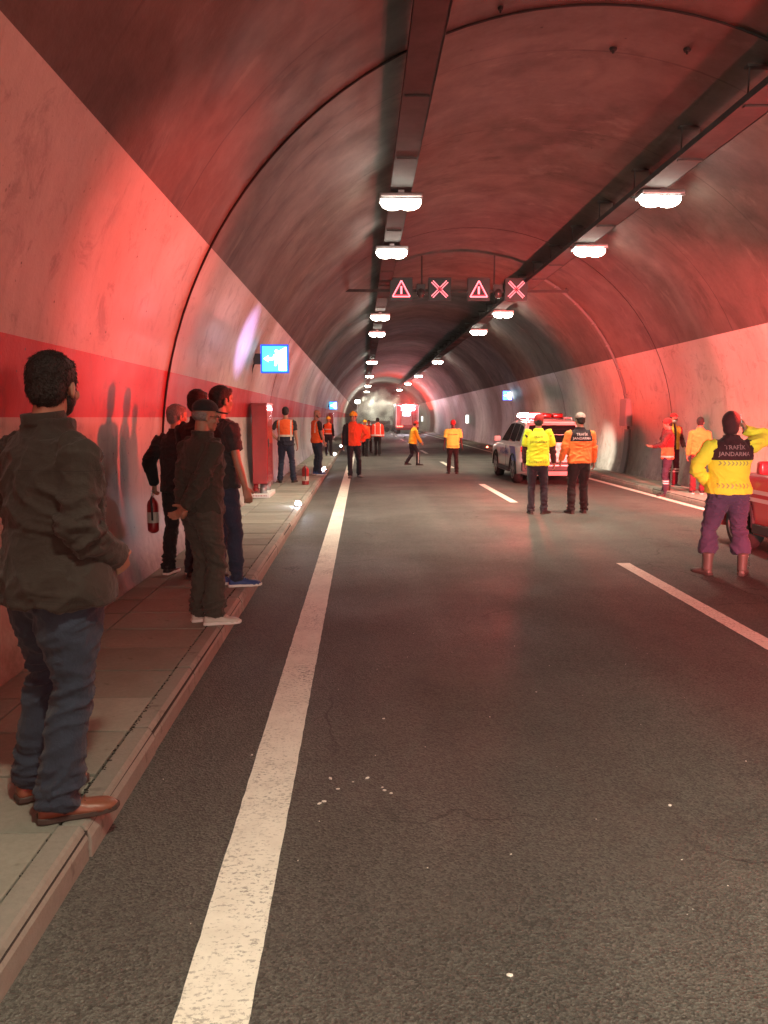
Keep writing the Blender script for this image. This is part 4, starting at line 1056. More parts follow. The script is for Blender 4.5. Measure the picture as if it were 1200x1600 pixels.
p12 = person('officer in bright yellow shirt and red cap seen from behind in mid road', (2.82, 24.5, 0), 4, h=1.67, w=1.12, voxel=.012, hair=None, hat=('beanie', REDCAP), feet=[(-.13, .04), (.13, -.02)], hands=[(-.30, .03, .86), (.32, .02, .84)],
    top=dict(name='shirt', m=cloth('hivis_pale', (.85, .98, .16), fade=.1), hem=.86, sleeve=.48, collar=False, w=1.12, sr=1.3), bottom=dict(m=BLACK), shoes=dict(m=M_shoe_k, sm=M_sole_d), seed=19, skin=skin_mat('skin_sleeve', (.06, .02, .02)))
back_print(p12, [('JANDARMA', .062, 1.30)], M_print); on_back(p12, chevrons(-.17, .17, .90, .94, 9), 'chevron_strip', M_print)
p13 = person('officer in yellow shirt with dark sleeves and red cap behind the white car', (3.17, 14.15, 0), 8, h=1.80, w=1.06, voxel=.011, hair='short', hat=('beanie', REDCAP), feet=[(-.10, .0), (.13, .04)], foot_yaw=(-6, 34), hands=[(-.22, .16, .92), (.30, .12, .90)], poles=[(-.5, -1, 0), (1, -.3, 0)],
    top=dict(name='shirt', m=M_hy, sm=cloth('sleeve_dark_red', (.05, .012, .015)), hem=.88, w=1.10, sr=1.08), bottom=dict(m=DARKN), shoes=dict(m=M_shoe_k, sm=M_sole_d), seed=20)
# short yellow overlay sleeves
for i in (0, 1):
    bm = BM(); q, e_ = p13['sho'][i], p13['elb'][i]; tube(bm, [(*q.lerp(e_, -.32), .058), (*q.lerp(e_, .2), .080), (*q.lerp(e_, .72), .080)], seg=16, smooth=3, cap=False); obj('short_sleeve', bm, M_hy, p13['top'], smooth=True)
back_print(p13, [('JANDARMA', .058, 1.295), ('TRAFİK', .05, 1.385)], M_print); on_back(p13, chevrons(-.17, .17, .925, .965, 11), 'chevron_strip', M_print)
side_stripe(p13, 1, REFL)
YOKE = (.016, .006, .012)
jy = cloth('jacket_hivis_yoke', (.80, .24, .055), bands=[(1.285, 1.70, YOKE)]); jys = cloth('jacket_hivis_sleeve', (.80, .24, .055))  # yellow jacket; the red light on it is mixed into the orange
p14 = person('officer in jacket coloured orange for red light, black lettered yoke, pale cap, behind white car', (3.95, 14.25, 0), -4, h=1.83, w=1.08, voxel=.011, hair='short', hat=('cap', mat('cap_pale', (.42, .33, .30), .8, bump=(40, .2))), head_yaw=-10, feet=[(-.13, -.02), (.13, .05)], hands=[(-.28, .16, .94), (.30, .08, .86)],
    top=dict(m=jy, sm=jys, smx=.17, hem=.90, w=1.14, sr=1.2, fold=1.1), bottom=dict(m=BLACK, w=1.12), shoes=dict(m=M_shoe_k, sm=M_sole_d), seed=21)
M_letter = mat('lettering_pale', (.60, .50, .50), .5)
back_print(p14, [('TRAFİK', .062, 1.405), ('JANDARMA', .062, 1.335)], M_letter); side_stripe(p14, 0, REFL, sgn=-1)
# 4 right hand group
P15 = person('medic in dark red vest reading a phone at the edge of the right lane', (6.79, 17.35, 0), -72, h=1.72, w=1.0, voxel=.012, head_pitch=22, hat=('beanie', REDCAP), eyes=True, hands=[(-.10, .33, 1.14), (.12, .34, 1.13)], poles=[(-1, -.6, -.4), (1, -.6, -.4)], hand_n=[(0, 0, 1), (0, 0, 1)],
    hand_d=[(0, 1, .05), (-.1, 1, .05)], top=dict(m=cloth('medic_jacket', (.16, .012, .015), bands=[(.5, 1.13, (.75, .18, .06)), (.90, .935, (.7, .68, .6))]), sm=cloth('medic_sleeve', (.10, .012, .015)), smx=.1, hem=.86, w=1.05), bottom=dict(m=cloth('medic_trousers', (.035, .03, .06), bands=[(.34, .37, (.8, .8, .85)), (.29, .32, (.8, .8, .85))])),
    shoes=dict(m=M_shoe_k, sm=M_sole_d, boot=True), seed=22)
bpy.context.view_layer.update()
ph = world(P15, (P15['wri'][0]+P15['wri'][1])/2+V((-.06, .10, .03)))
bm = BM(); box(bm, -.04, .04, -.08, .08, -.005, .005, bevel=.003); pho = obj('phone', bm, M_black, loc=(ph.x, ph.y, ph.z)); pho.rotation_euler = (R(15), 0, R(72)); tag(pho, 'dark phone in the hands of the medic in the dark red vest', 'phone')
P16 = person('masked medic in yellow vest facing the viewer beside the right wall', (7.22, 18.2, K), 172, h=1.70, w=1.0, voxel=.012, hat=('cap', REDCAP), eyes=True, hands=[(-.24, .14, .96), (.2, .18, 1.02)],
    top=dict(m=cloth('vest_yellow_orange', (.8, .5, .05), vert=[('ax', 0, .03, .5, 1.6, (.06, .01, .01))]), sm=cloth('medic_sleeve', (.12, .012, .012)), smx=.15, hem=.92), bottom=dict(m=cloth('medic_trousers_red', (.12, .012, .03), bands=[(.42, .45, (.8, .6, .6)), (.36, .39, (.8, .6, .6))])), shoes=dict(m=M_shoe_k, sm=M_sole_w), seed=23)
hb = BM(); ell(hb, (0, .045, -.058), (.058, .058, .044), sub=3); hb.transform(P16['HM']); obj('face_mask', hb, mat('mask_white', (.75, .72, .70), .7), P16['body'], smooth=True)
P17 = person('dark haired person in pale orange jacket mostly hidden behind the officer on the phone', (7.08, 16.4, K), 20, h=1.62, w=1.0, voxel=.013, top=dict(m=cloth('jacket_pale_orange', (.75, .3, .06)), hem=.9, w=1.1), bottom=dict(m=cloth('trousers_maroon', (.10, .012, .02))), shoes=dict(m=M_shoe_k, sm=M_sole_w), seed=24)
P18 = person('officer in yellow jacket with dark yoke and boots talking on a phone', (4.04, 8.55, 0), 6, h=1.82, w=1.10, voxel=.009, drop=.012, hair='short', hat=('hood', cloth('hood_dark_red', (.07, .012, .018))), head_yaw=18, feet=[(-.19, .02), (.19, .0)], foot_yaw=(-22, 26),
    hands=[(-.20, .10, 1.0), (.175, .12, 1.60)], poles=[(-1, -.35, 0), (1, .15, -.35)], hand_d=[(.6, .5, -.5), (-.25, -.05, 1)], hand_n=[None, (-1, 0, 0)], curl=(30, 45),
    top=dict(m=cloth('jacket_bright_yoke', (.95, .86, .06), bands=[(1.26, 1.70, (.05, .008, .014))], fade=.1), sm=cloth('jacket_bright_sleeve', (.95, .86, .06), fade=.1), smx=.17, hem=.91, flare=1.10, w=1.14, sr=1.32, fold=1.0),
    bottom=dict(m=cloth('trousers_violet', (.065, .045, .10), fade=.4), w=1.2, cuff=.080, hem=.24, fold=1.7), shoes=dict(m=mat('boot_worn', (.10, .08, .07), .45, bump=(50, .3)), sm=M_sole_d, boot=True, sole=.03), seed=25)
back_print(P18, [('TRAFİK', .062, 1.395), ('JANDARMA', .062, 1.325)], mat('lettering_dim', (.35, .18, .2), .6))
on_back(P18, chevrons(-.16, .16, 1.205, 1.25, 8), 'chevron_strip', mat('chevron_grey', (.45, .42, .12), .5)); on_back(P18, chevrons(-.17, .17, .965, 1.015, 8), 'chevron_strip', mat('chevron_grey', (.45, .42, .12), .5))
side_stripe(P18, 1, REFL)
bpy.context.view_layer.update()
ph = world(P18, P18['wri'][1]+V((-.045, .0, .09)))
bm = BM(); box(bm, -.005, .005, -.038, .038, -.075, .075, bevel=.003); pho = obj('phone', bm, mat('phone_light', (.6, .6, .6), .3), loc=tuple(ph)); pho.rotation_euler = (R(12), R(-12), R(-10)); tag(pho, 'pale phone held to the ear of the officer in the yellow jacket', 'phone')
# ------------------------------------------------------------------ vehicles
M_glass = mat('car_glass', (.012, .012, .014), .06, 0, spec=.6)
M_carw = mat('car_white', (.72, .70, .68), .28, 0, coat=.6); M_card = mat('car_red_lit', (.50, .045, .06), .28, 0, coat=.7)  # near car's red body colour carries the red light falling on it
M_trim = mat('car_trim', (.03, .03, .032), .55); M_tail = mat('tail_lens', (.35, .01, .01), .15, emit=(1, .03, .02), estr=1.2, coat=.5)
M_rim = mat('rim', (.35, .35, .36), .3, .9)
M_beacr = mat('beacon_red', (.8, .05, .05), .3, emit=(1, .06, .08), estr=60); M_beacw = mat('beacon_core', (.9, .6, .6), .3, emit=(1, .72, .76), estr=160); M_beacb = mat('beacon_blue', (.05, .08, .6), .3, emit=(.15, .2, 1), estr=8)
def point(name, parent, loc, power, col, r=.08, spot=None):
    l = bpy.data.lights.new(name, 'SPOT' if spot else 'POINT'); l.energy = power; l.color = col; l.shadow_soft_size = r
    if spot: l.spot_size = R(spot[0]); l.spot_blend = spot[1]
    o = bpy.data.objects.new(name, l); COL.objects.link(o); o.location = loc; o.parent = parent; return o
def suv(loc, rz, label, paint, stripes=None, livery=None, beacon=0, beacon_x=-.35, headlamp=0, grille=0, W=.92, L=4.55, plate=True):
    t = empty('patrol_car', loc, rz); tag(t, label, 'police car', 'police cars in the right lane')
    # y: 0 rear bumper .. L front; z up
    wy = (.86, 3.56); wr = .36
    def top(y):
        P = [(0, .92), (.15, 1.02), (2.9, 1.04), (3.3, 1.03), (3.6, 1.02), (4.2, .94), (4.45, .82), (L, .70)]
        for (a, za), (b, zb) in zip(P, P[1:]):
            if a <= y <= b: return za+(zb-za)*(y-a)/(b-a)
        return P[-1][1]
    def hw(y):
        e = min(y, L-y); k = max(0, 1-e/.42) if e < .42 else 0
        return W*(1-.11*k*k)
    def bot(y):
        z = .26 + (.10*max(0, 1-y/.4)) + .06*max(0, 1-(L-y)/.4)
        for c in wy:
            d = abs(y-c)
            if d < wr+.06: z = max(z, .34+math.sqrt((wr+.06)**2-d*d))
        return z
    bm = BM(); ys = [i*L/90 for i in range(91)]; rings = []
    for y in ys:
        w, zt, zb = hw(y), top(y), bot(y); zs = zt-.07
        zb2 = min(zb, zs-.05)
        prof = [(0, .25), (w*.55, .25), (w*.80, min(.25, zb2)), (w*.80, zb2), (w*.985, zb2+.0), (w*1.0, zb2+(zs-zb2)*.35), (w*1.005, zb2+(zs-zb2)*.62), (w*.985, zs), (w*.955, zt-.02), (w*.88, zt), (w*.5, zt+.012), (0, zt+.018)]
        r = [bm.verts.new((x, y, z)) for x, z in prof]; l = [bm.verts.new((-x, y, z)) for x, z in prof[1:-1]]
        rings.append(r+l[::-1])
    n = len(rings[0])
    for A_, B_ in zip(rings, rings[1:]):
        for i in range(n): bm.faces.new((A_[i], A_[(i+1) % n], B_[(i+1) % n], B_[i]))
    bm.faces.new(rings[0][::-1]); bm.faces.new(rings[-1]); bmesh.ops.recalc_face_normals(bm, faces=bm.faces)
    obj('body', bm, paint, t, smooth=True)
    # greenhouse
    def gx(z): return W*.93-(z-1.02)*.34
    out = [(.06, 1.0), (.20, 1.30), (.38, 1.60), (.60, 1.655), (1.6, 1.69), (2.35, 1.665), (2.62, 1.60), (3.30, 1.02)]
    bm = BM(); Lf = [bm.verts.new((-gx(z), y, z)) for y, z in out]; Rt = [bm.verts.new((gx(z), y, z)) for y, z in out]
    for i in range(len(out)-1): bm.faces.new((Lf[i], Lf[i+1], Rt[i+1], Rt[i]))
    bm.faces.new(Lf[::-1]); bm.faces.new(Rt)
    bmesh.ops.recalc_face_normals(bm, faces=bm.faces)
    bmesh.ops.bevel(bm, geom=[e for e in bm.edges if abs(e.verts[0].co.x-e.verts[1].co.x) < .3 and e.verts[0].co.z > 1.1], offset=.05, segments=3, affect='EDGES')
    obj('cabin', bm, paint, t, smooth=False)
    # windows
    for s in (-1, 1):
        for P in ([(.42, 1.12), (.52, 1.50), (.98, 1.56), (.98, 1.12)], [(1.06, 1.10), (1.06, 1.57), (1.86, 1.59), (1.86, 1.09)], [(1.94, 1.09), (1.94, 1.59), (2.42, 1.57), (2.66, 1.42), (3.06, 1.09)]):
            bm = BM()
            f = [bm.verts.new((s*(gx(z)+.006), y, z)) for y, z in P]; b = [bm.verts.new((s*(gx(z)-.012), y, z)) for y, z in P]
            bm.faces.new(f); bm.faces.new(b[::-1])
            for i in range(len(P)): bm.faces.new((f[i], b[i], b[(i+1) % len(P)], f[(i+1) % len(P)]))
            bmesh.ops.recalc_face_normals(bm, faces=bm.faces); obj('side_window', bm, M_glass, t)
        bm = BM(); box(bm, s*(W+.02)-.0 if s > 0 else -W-.20, (W+.20) if s > 0 else -W-.02, 2.62, 2.74, 1.06, 1.22, bevel=.03); obj('mirror', bm, paint, t, smooth=True)
        bm = BM(); pipe(bm, [(s*.60, .6, 1.66), (s*.60, .7, 1.73), (s*.60, 2.1, 1.745), (s*.60, 2.25, 1.68)], .018, 8, smooth=1); obj('roof_rail', bm, M_steel, t, smooth=True)
        for y in (1.02, 1.90):    # door shut lines and handles
            bm = BM(); box(bm, s*(W*1.003)-.004, s*(W*1.003)+.004, y-.006, y+.006, .42, .98); obj('door_gap', bm, M_trim, t)
        for y in (1.18, 2.04):
            bm = BM(); box(bm, s*(W*1.0)-.015, s*(W*1.0)+.03, y, y+.16, .88, .905, bevel=.005); obj('door_handle', bm, paint, t)
        bm = BM(); box(bm, s*W-.02, s*W+.018, 1.30, 3.12, .28, .40, bevel=.01); obj('sill_trim', bm, M_trim, t)
        for c in wy:
            bm = BM(); pts = [(s*(W+.002), c+(wr+.075)*math.cos(a), .34+(wr+.075)*math.sin(a)) for a in [R(q) for q in range(0, 181, 15)]]
            pipe(bm, pts, .028, 6, smooth=1); obj('arch_trim', bm, M_trim, t)
        # tail lamp
        bm = BM(); box(bm, s*.62, s*(W-.045), -.012, .08, .86, 1.0, bevel=.02) if s > 0 else box(bm, -(W-.045), -.62, -.012, .08, .86, 1.0, bevel=.02); obj('tail_light', bm, M_tail, t)
        bm = BM(); a, b = sorted((s*.50, s*(W-.10))); box(bm, a, b, L-.16, L-.02, .70, .82, bevel=.02); hl = obj('headlight', bm, mat('headlight_lens', (.8, .8, .8), .1), t)
    def slope_panel(name, P, m, off=.006, par=t):
        bm = BM(); f = [bm.verts.new(p) for p in P]; nrm = (V(P[1])-V(P[0])).cross(V(P[3])-V(P[0])).normalized()
        if nrm.y*(1 if P[0][1] > 2 else -1) < 0: nrm = -nrm
        for v in f: v.co += nrm*off
        g_ = [bm.verts.new(v.co-nrm*.015) for v in f]; bm.faces.new(f); bm.faces.new(g_[::-1])
        for i in range(4): bm.faces.new((f[i], g_[i], g_[(i+1) % 4], f[(i+1) % 4]))
        bmesh.ops.recalc_face_normals(bm, faces=bm.faces); return obj(name, bm, m, par)
    slope_panel('rear_window', [(-.70, .105, 1.10), (.70, .105, 1.10), (.60, .345, 1.54), (-.60, .345, 1.54)], M_glass, .012)
    slope_panel('windscreen', [(-.76, 3.24, 1.07), (.76, 3.24, 1.07), (.64, 2.66, 1.56), (-.64, 2.66, 1.56)], M_glass, .012)
    bm = BM(); box(bm, -.64, .64, .16, .46, 1.60, 1.635, bevel=.012); obj('spoiler', bm, paint, t)
    bm = BM(); box(bm, -W+.06, W-.06, -.07, .05, .36, .60, bevel=.03); obj('rear_bumper', bm, M_trim, t)
    bm = BM(); box(bm, -.45, .45, -.085, -.071, .50, .53); obj('bumper_strip', bm, M_steel, t)
    bm = BM(); box(bm, -.60, .60, -.02, .0, .66, .69); obj('tailgate_strip', bm, M_steel, t)
    if plate:
        bm = BM(); box(bm, -.26, .26, -.018, -.004, .73, .84); obj('number_plate', bm, M_white, t)
    bm = BM(); box(bm, -.7, .7, L-.03, L+.015, .42, .62, bevel=.02); obj('grille', bm, M_trim, t)
    for s in (-1, 1):
        for c in wy:
            w = empty('wheel', (0, 0, 0)); w.parent = t; w.location = (s*(W-.12), c, wr-.0)
            bm = BM(); bmesh.ops.create_cone(bm, cap_ends=True, segments=32, radius1=wr, radius2=wr, depth=.23, matrix=Matrix.Rotation(R(90), 4, 'Y'))
            bmesh.ops.bevel(bm, geom=[e for e in bm.edges if len(e.link_faces) == 2 and any(len(f.verts) > 6 for f in e.link_faces)], offset=.03, segments=2, affect='EDGES')
            obj('tyre', bm, M_rubber, w, smooth=True)
            bm = BM(); x = s*.118
            bmesh.ops.create_cone(bm, cap_ends=True, segments=24, radius1=.07, radius2=.07, depth=.02, matrix=Matrix.Translation((x, 0, 0)) @ Matrix.Rotation(R(90), 4, 'Y'))
            for q in range(5):
                M_ = Matrix.Rotation(R(72*q), 4, 'X'); box(bm, x-.01, x+.012, -.035, .035, .04, .225, M=M_)
            for q in range(24):
                M_ = Matrix.Rotation(R(15*q), 4, 'X'); box(bm, x-.012, x+.010, -.032, .032, .215, .24, M=M_)
            obj('rim', bm, M_rim, w)
    # light bar
    bm = BM(); box(bm, -.62, .62, 1.62, 1.92, 1.70, 1.735, bevel=.01); lb = obj('light_bar', bm, M_trim, t)
    for i, xx in enumerate((-.47, -.155, .155, .47)):
        bm = BM(); box(bm, xx-.145, xx+.145, 1.63, 1.91, 1.736, 1.86, bevel=.04)
        lit = (beacon_x < 0 and i in (0, 1)) or (beacon_x > 0 and i in (2, 3)) or beacon_x == 0
        obj('beacon', bm, (M_beacw if (i == (0 if beacon_x < 0 else 3)) else M_beacr) if beacon and lit else mat('beacon_off', (.25, .01, .01), .2), t, smooth=True)
    if beacon: point('beacon_lamp', t, (beacon_x, 1.77, 1.93), beacon, RED, .12)
    if headlamp:
        for s in (-1, 1):
            o = point('headlamp', t, (s*.68, L+.06, .76), headlamp, (1, .92, .76), .07, (50, .9)); o.rotation_euler = (R(89), 0, R(-8))
    if grille: point('grille_flasher', t, (-.2, L+.12, .72), grille, RED, .05)
    if stripes:
        for z0, z1, y0_, y1_ in stripes:
            for s in (-1, 1):
                bm = BM(); box(bm, s*(W+.006)-.003, s*(W+.006)+.003, y0_, y1_, z0, z1); obj('stripe', bm, REFL, t)
    return t
suvA = suv((4.97, 20.25, 0), 0, 'white police car with a lit red roof beacon facing away in the right lane', M_carw, beacon=BEACON['suv'], beacon_x=-.45)
# livery on the tailgate and flank
M_blue2 = mat('livery_blue', (.03, .05, .35), .35); M_redl = mat('livery_red', (.45, .02, .02), .35)
for s in (-1, 1):
    bm = BM(); prism(bm, [(.35, .60), (1.0, .60), (1.35, .98), (.62, .98)], 'x', s*.926-.002, s*.926+.004); obj('livery_flash', bm, M_blue2, suvA)
    bm = text_bm('JANDARMA', .26, 0, 0, bold=.02)
    for v in bm.verts: v.co = V((s*.9345, 2.1+s*v.co.x, .80+v.co.z))
    obj('lettering', bm, M_blue2, suvA)
bm = text_bm('TRAFİK', .13, 0, .975, bold=.02)
for v in bm.verts: v.co.y = -.012
bm.free()
nearcar = suv((5.93, 6.75, 0), 0, 'police car coloured red for the light, white side stripes, right edge beside phoning officer', M_card, beacon=BEACON['near'], beacon_x=.2, stripes=[(.78, .83, 2.0, 4.35), (.68, .73, 2.0, 4.40)])
RED2 = (1, .10, .095)
spotlamp('violet_wall_spot', nearcar, (-.5, 1.77, 1.95), (-8.05, 7.1, 3.05), 12000, (.50, .38, 1), 9, .9, .03)  # narrow spot added to throw the violet patch on the left wall
spotlamp('beacon_beam', suvA, (-.2, 1.77, 2.0), (-1.5, 9.0, 5.2), 2200, RED, 95, .9)
spotlamp('beacon_beam', suvA, (.1, 1.77, 1.95), (2.95, 17.5, 2.0), 7000, RED, 22, .9)
spotlamp('beacon_beam', nearcar, (-.35, 1.77, 1.93), (-7.6, 1.2, 3.0), 4300, RED, 36, .8)
spotlamp('beacon_beam', nearcar, (.35, 1.77, 1.93), (1.9, 8.5, 2.0), 20000, RED2, 66, .8)
spotlamp('beacon_beam', nearcar, (-.1, 1.77, 1.95), (-1.5, -1.0, 5.0), 1100, RED, 100, .9)
backcar = suv((2.40, -12.5, 0), 0, 'police car with headlights and red beacon on, unseen light source behind the viewer', M_carw, beacon=BEACON['back'], beacon_x=-.4, headlamp=HEADLIGHT)  # unseen car, put in as source of the light from behind

spotlamp('beacon_beam', backcar, (.5, 1.77, 1.93), (3.25, 22.4, .55), 60000, (1, .045, .06), 8.5, .7)
spotlamp('wall_patch_lamp', suvA, (.98, 3.9, .75), (2.65, 4.3, .62), 300, (1, .9, .78), 66, .8)  # spot added to throw the white patch low on the right wall
spotlamp('beacon_beam', backcar, (.3, 1.77, 1.93), (.9, 16.2, 0), 30000, (1, .04, .06), 13, 1)
# fire engine
fe = empty('fire_engine', (4.78, 84, 0)); tag(fe, 'red fire engine with glaring rear work light in front of the smoke', 'fire engine')
bm = BM(); box(bm, -1.22, 1.22, 0, 5.4, .55, 3.15, bevel=.05); obj('body', bm, M_redpaint, fe)
bm = BM(); box(bm, -1.2, 1.2, 5.5, 7.4, .55, 2.95, bevel=.12); obj('cab', bm, M_redpaint, fe)
bm = BM(); box(bm, -.62, .50, -.03, -.005, .95, 2.5)
for q in range(14): box(bm, -.62, .50, -.045, -.03, .98+q*.108, 1.05+q*.108)
obj('roller_shutter', bm, M_steel, fe)
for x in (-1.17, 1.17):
    bm = BM(); box(bm, x-.03, x+.03, -.03, -.004, .75, 2.95); obj('reflective_strip', bm, mat('strip_glow', (.8, .7, .7), .3, emit=(1, .6, .6), estr=.8), fe)  # strips glow of themselves, in place of light thrown back
bm = BM(); box(bm, -1.14, 1.14, -.03, -.004, 2.97, 3.03); obj('reflective_strip', bm, MATS['strip_glow'], fe)
bm = BM()
for s in (.70, 1.0): box(bm, s-.02, s+.02, -.12, -.08, .8, 3.1)
for q in range(8): box(bm, .72, .98, -.115, -.085, .95+q*.28, .98+q*.28)
obj('ladder', bm, M_steel, fe)
bm = BM(); box(bm, -1.2, 1.2, -.25, .0, .42, .70, bevel=.02); obj('bumper', bm, mat('bumper_red', (.3, .02, .02), .4), fe)
for x in (-1.0, -.78, -.56, .78, 1.0):
    bm = BM(); cyl(bm, (x, -.27, .80), (x, -.2, .80), .08, seg=14); obj('tail_light', bm, mat('tail_bright', (.6, .03, .02), .3, emit=(1, .12, .08), estr=9), fe)
for x in (-.92, .92):
    for y in (.9, 6.2):
        bm = BM(); bmesh.ops.create_cone(bm, cap_ends=True, segments=24, radius1=.5, radius2=.5, depth=.42, matrix=Matrix.Translation((x, y, .5)) @ Matrix.Rotation(R(90), 4, 'Y')); obj('wheel', bm, M_rubber, fe, smooth=False)
for x in (-.35, .12, .55):
    bm = BM(); box(bm, x-.22, x+.22, -.16, -.02, 2.5, 3.0, bevel=.05); obj('work_light', bm, mat('work_glow', (.9, .9, .9), .3, emit=(1, .86, .95), estr=120), fe)
bm = BM(); box(bm, -.45, .3, -.06, -.046, 1.9, 2.3, bevel=.0); obj('lit_locker', bm, mat('locker_glow', (.9, .9, .95), .3, emit=(.9, .85, 1), estr=9), fe)
bm = BM(); box(bm, -1.1, 1.1, 5.9, 6.3, 2.96, 3.12, bevel=.03); obj('light_bar', bm, M_beacr, fe)
point('engine_beacon', fe, (.2, 2.0, 3.45), BEACON['truck'], RED, .15)

# far red tail lights of a vehicle by the fire engine, wreckage and smoke
M_deb = mat('debris_pale', (.35, .33, .31), .6, var=(8, .5, 1.3)); M_debd = mat('debris_dark', (.05, .045, .04), .7)
wr_ = empty('burnt_car', (2.2, 96, 0), R(62)); tag(wr_, 'burnt out pale car wreck lying in the lit smoke', 'car wreck')
bm = BM()
box(bm, -.85, .85, -2.0, 2.0, .3, .85, bevel=.12); bm2 = bm; box(bm, -.7, .7, -1.1, 1.0, .86, 1.35, bevel=.15)
for v in bm.verts: v.co += V((noise.noise(v.co*2), noise.noise(v.co*2+V((4,0,0))), noise.noise(v.co*2+V((0,4,0)))))*.12
obj('shell', bm, M_deb, wr_)
bm = BM()
for x in (-.8, .8):
    for y in (-1.3, 1.3): bmesh.ops.create_cone(bm, cap_ends=True, segments=16, radius1=.3, radius2=.3, depth=.2, matrix=Matrix.Translation((x, y, .3)) @ Matrix.Rotation(R(90), 4, 'Y'))
obj('wheel', bm, M_debd, wr_)
rnd = random.Random(3)
bm = BM()
for i in range(70):
    x, y = rnd.uniform(-.3, 5.2), rnd.uniform(60, 96); s = rnd.uniform(.03, .13)
    v = bmesh.ops.create_icosphere(bm, subdivisions=1, radius=1, matrix=Matrix.Translation((x, y, s*.25+.004)) @ Matrix.Rotation(rnd.uniform(0, 6), 4, 'Z') @ Matrix.Diagonal((s*rnd.uniform(.6, 1.6), s, s*.25, 1)))['verts']
    if rnd.random() < .4:
        for a in v:
            for f in a.link_faces: f.material_index = 1
tag(obj('debris', bm, [M_deb, M_debd]), 'pale scattered debris lying on the road before the smoke', 'debris', kind='stuff')
bm = BM()
spots = [(.12, 4.42), (1.39, 3.35), (.46, 2.28), (-.18, 3.43), (.10, 3.53), (-.58, 3.94), (-.05, 3.62), (-.12, 3.55), (.02, 3.66), (.13, 3.50), (.09, 3.56), (-.16, 3.66), (-.2, 3.41)]
for i in range(50): spots.append((rnd.uniform(-1, 3), rnd.uniform(2, 7)))
for i, (x, y) in enumerate(spots):
    s = rnd.uniform(.004, .009) if i < 13 else rnd.uniform(.0015, .004)
    bmesh.ops.create_icosphere(bm, subdivisions=1, radius=1, matrix=Matrix.Translation((x, y, .003)) @ Matrix.Rotation(rnd.uniform(0, 6), 4, 'Z') @ Matrix.Diagonal((s*rnd.uniform(.8, 2), s, s*.5, 1)))
tag(obj('road_chips', bm, mat('chip_white', (.75, .72, .66), .5)), 'tiny white chips scattered on the near asphalt', 'grit', kind='stuff')
# grit along the joint between kerb and slabs
bm = BM()
for i in range(900):
    y = rnd.uniform(1.2, 12); x = XJL+.004+rnd.gauss(0, .006); s = rnd.uniform(.0015, .005)
    bmesh.ops.create_icosphere(bm, subdivisions=1, radius=1, matrix=Matrix.Translation((x, y, KZ-.004)) @ Matrix.Diagonal((s*1.4, s*1.4, s, 1)))
tag(obj('joint_gravel', bm, M_grit), 'dark grit gathered in the joint behind the left kerb', 'grit', kind='stuff')

m = bpy.data.materials.new('thin_smoke'); m.use_nodes = True; nt = m.node_tree
for n_ in list(nt.nodes): nt.nodes.remove(n_)
_o = nt.nodes.new('ShaderNodeOutputMaterial'); _p = nt.nodes.new('ShaderNodeVolumePrincipled'); nt.links.new(_p.outputs[0], _o.inputs['Volume'])
_p.inputs['Color'].default_value = (.8, .78, .74, 1); _p.inputs['Density'].default_value = .0055; _p.inputs['Anisotropy'].default_value = .3
bm = BM(); box(bm, -2.1, 7.4, 58, 97.5, .03, 5.4); tag(obj('thin_smoke', bm, m), 'thin drifting smoke around the fire engine', 'smoke', kind='stuff')
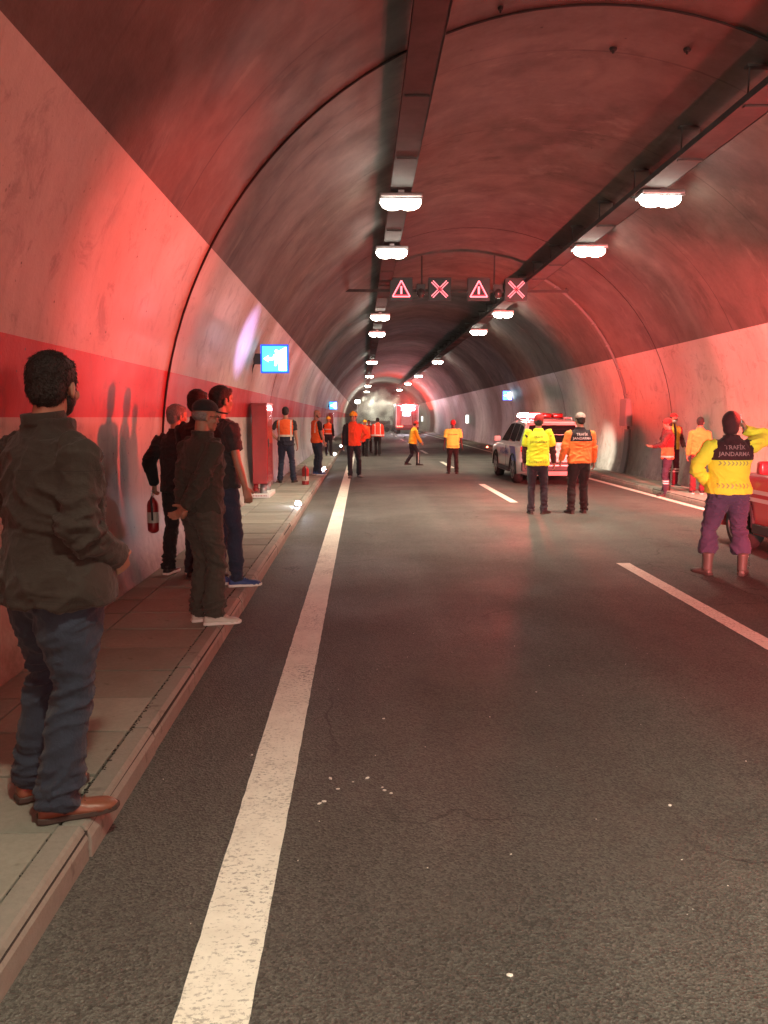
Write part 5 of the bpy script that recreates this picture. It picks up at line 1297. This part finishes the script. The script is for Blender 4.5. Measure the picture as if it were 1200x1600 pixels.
# smoke
def smoke_mat():
    m = bpy.data.materials.new('smoke'); m.use_nodes = True; nt = m.node_tree
    for n_ in list(nt.nodes): nt.nodes.remove(n_)
    out = nt.nodes.new('ShaderNodeOutputMaterial'); pv = nt.nodes.new('ShaderNodeVolumePrincipled'); nt.links.new(pv.outputs[0], out.inputs['Volume'])
    pv.inputs['Color'].default_value = (.62, .62, .55, 1); pv.inputs['Anisotropy'].default_value = .1
    tc = nt.nodes.new('ShaderNodeTexCoord'); n1 = nt.nodes.new('ShaderNodeTexNoise'); n1.inputs['Scale'].default_value = .6; n1.inputs['Detail'].default_value = 5; n1.inputs['Roughness'].default_value = .6; n1.inputs['Distortion'].default_value = .6
    nt.links.new(tc.outputs['Object'], n1.inputs['Vector'])
    mr = nt.nodes.new('ShaderNodeMapRange'); mr.inputs[1].default_value = .49; mr.inputs[2].default_value = .57; mr.inputs[3].default_value = 0.0; mr.inputs[4].default_value = 2.6
    nt.links.new(n1.outputs['Fac'], mr.inputs[0])
    # thins out towards the rim of the cloud
    mp = nt.nodes.new('ShaderNodeMapping'); mp.vector_type = 'POINT'; mp.inputs['Location'].default_value = (-.78, -13.8, -.75); mp.inputs['Scale'].default_value = (.33, .13, .33)
    nt.links.new(tc.outputs['Object'], mp.inputs['Vector'])
    ln = nt.nodes.new('ShaderNodeVectorMath'); ln.operation = 'LENGTH'; nt.links.new(mp.outputs[0], ln.inputs[0])
    m2 = nt.nodes.new('ShaderNodeMapRange'); m2.inputs[1].default_value = .5; m2.inputs[2].default_value = 1.05; m2.inputs[3].default_value = 1; m2.inputs[4].default_value = 0
    n3 = nt.nodes.new('ShaderNodeTexNoise'); n3.inputs['Scale'].default_value = .9; n3.inputs['Detail'].default_value = 3; nt.links.new(tc.outputs['Object'], n3.inputs['Vector'])
    ad = nt.nodes.new('ShaderNodeMath'); ad.operation = 'MULTIPLY_ADD'; nt.links.new(n3.outputs['Fac'], ad.inputs[0]); ad.inputs[1].default_value = 1.3; nt.links.new(ln.outputs['Value'], ad.inputs[2])
    sb = nt.nodes.new('ShaderNodeMath'); sb.operation = 'SUBTRACT'; nt.links.new(ad.outputs[0], sb.inputs[0]); sb.inputs[1].default_value = .65
    nt.links.new(sb.outputs[0], m2.inputs[0])
    mu = nt.nodes.new('ShaderNodeMath'); mu.operation = 'MULTIPLY'; nt.links.new(mr.outputs[0], mu.inputs[0]); nt.links.new(m2.outputs[0], mu.inputs[1])
    nt.links.new(mu.outputs[0], pv.inputs['Density'])
    return m
bm = BM()
P_ = []
for i in range(25):
    a = a_start+.12+(math.pi-2*a_start-.24)*i/24; P_.append((XC+(RT-.25)*math.cos(a), max(.03, ZC+(RT-.25)*math.sin(a))))
prism(bm, P_, 'y', 98, 122)
tag(obj('smoke', bm, smoke_mat()), 'pale rolling smoke filling the far end of the tunnel', 'smoke', kind='stuff')
fl = empty('added_floodlight', (-.6, 104, 0)); tag(fl, 'floodlight on a stand, added to brighten the far smoke', 'floodlight')  # stand and lamps added to brighten the smoke
bm = BM(); pipe(bm, [(0, 0, 0), (0, 0, 3.6)], .04, 8, smooth=1)
for q in range(3): pipe(bm, [(0, 0, .5), (.6*math.cos(q*2.1), .6*math.sin(q*2.1), .03)], .025, 6, smooth=1)
obj('stand', bm, M_steel, fl)
bm = BM(); box(bm, -.3, .3, -.15, .1, 3.6, 4.0, bevel=.03); obj('lamp_head', bm, mat('flood_glow', (.9, .9, .8), .3, emit=(1, .98, .84), estr=40), fl)
point('added_smoke_lamp', fl, (1.3, -3.6, 3.8), 800, (1, .98, .84), .3)  # added lamps, set away from the stand to light the cloud
point('added_smoke_lamp', fl, (3.6, -4.5, 3.6), 250, (1, .98, .84), .3)
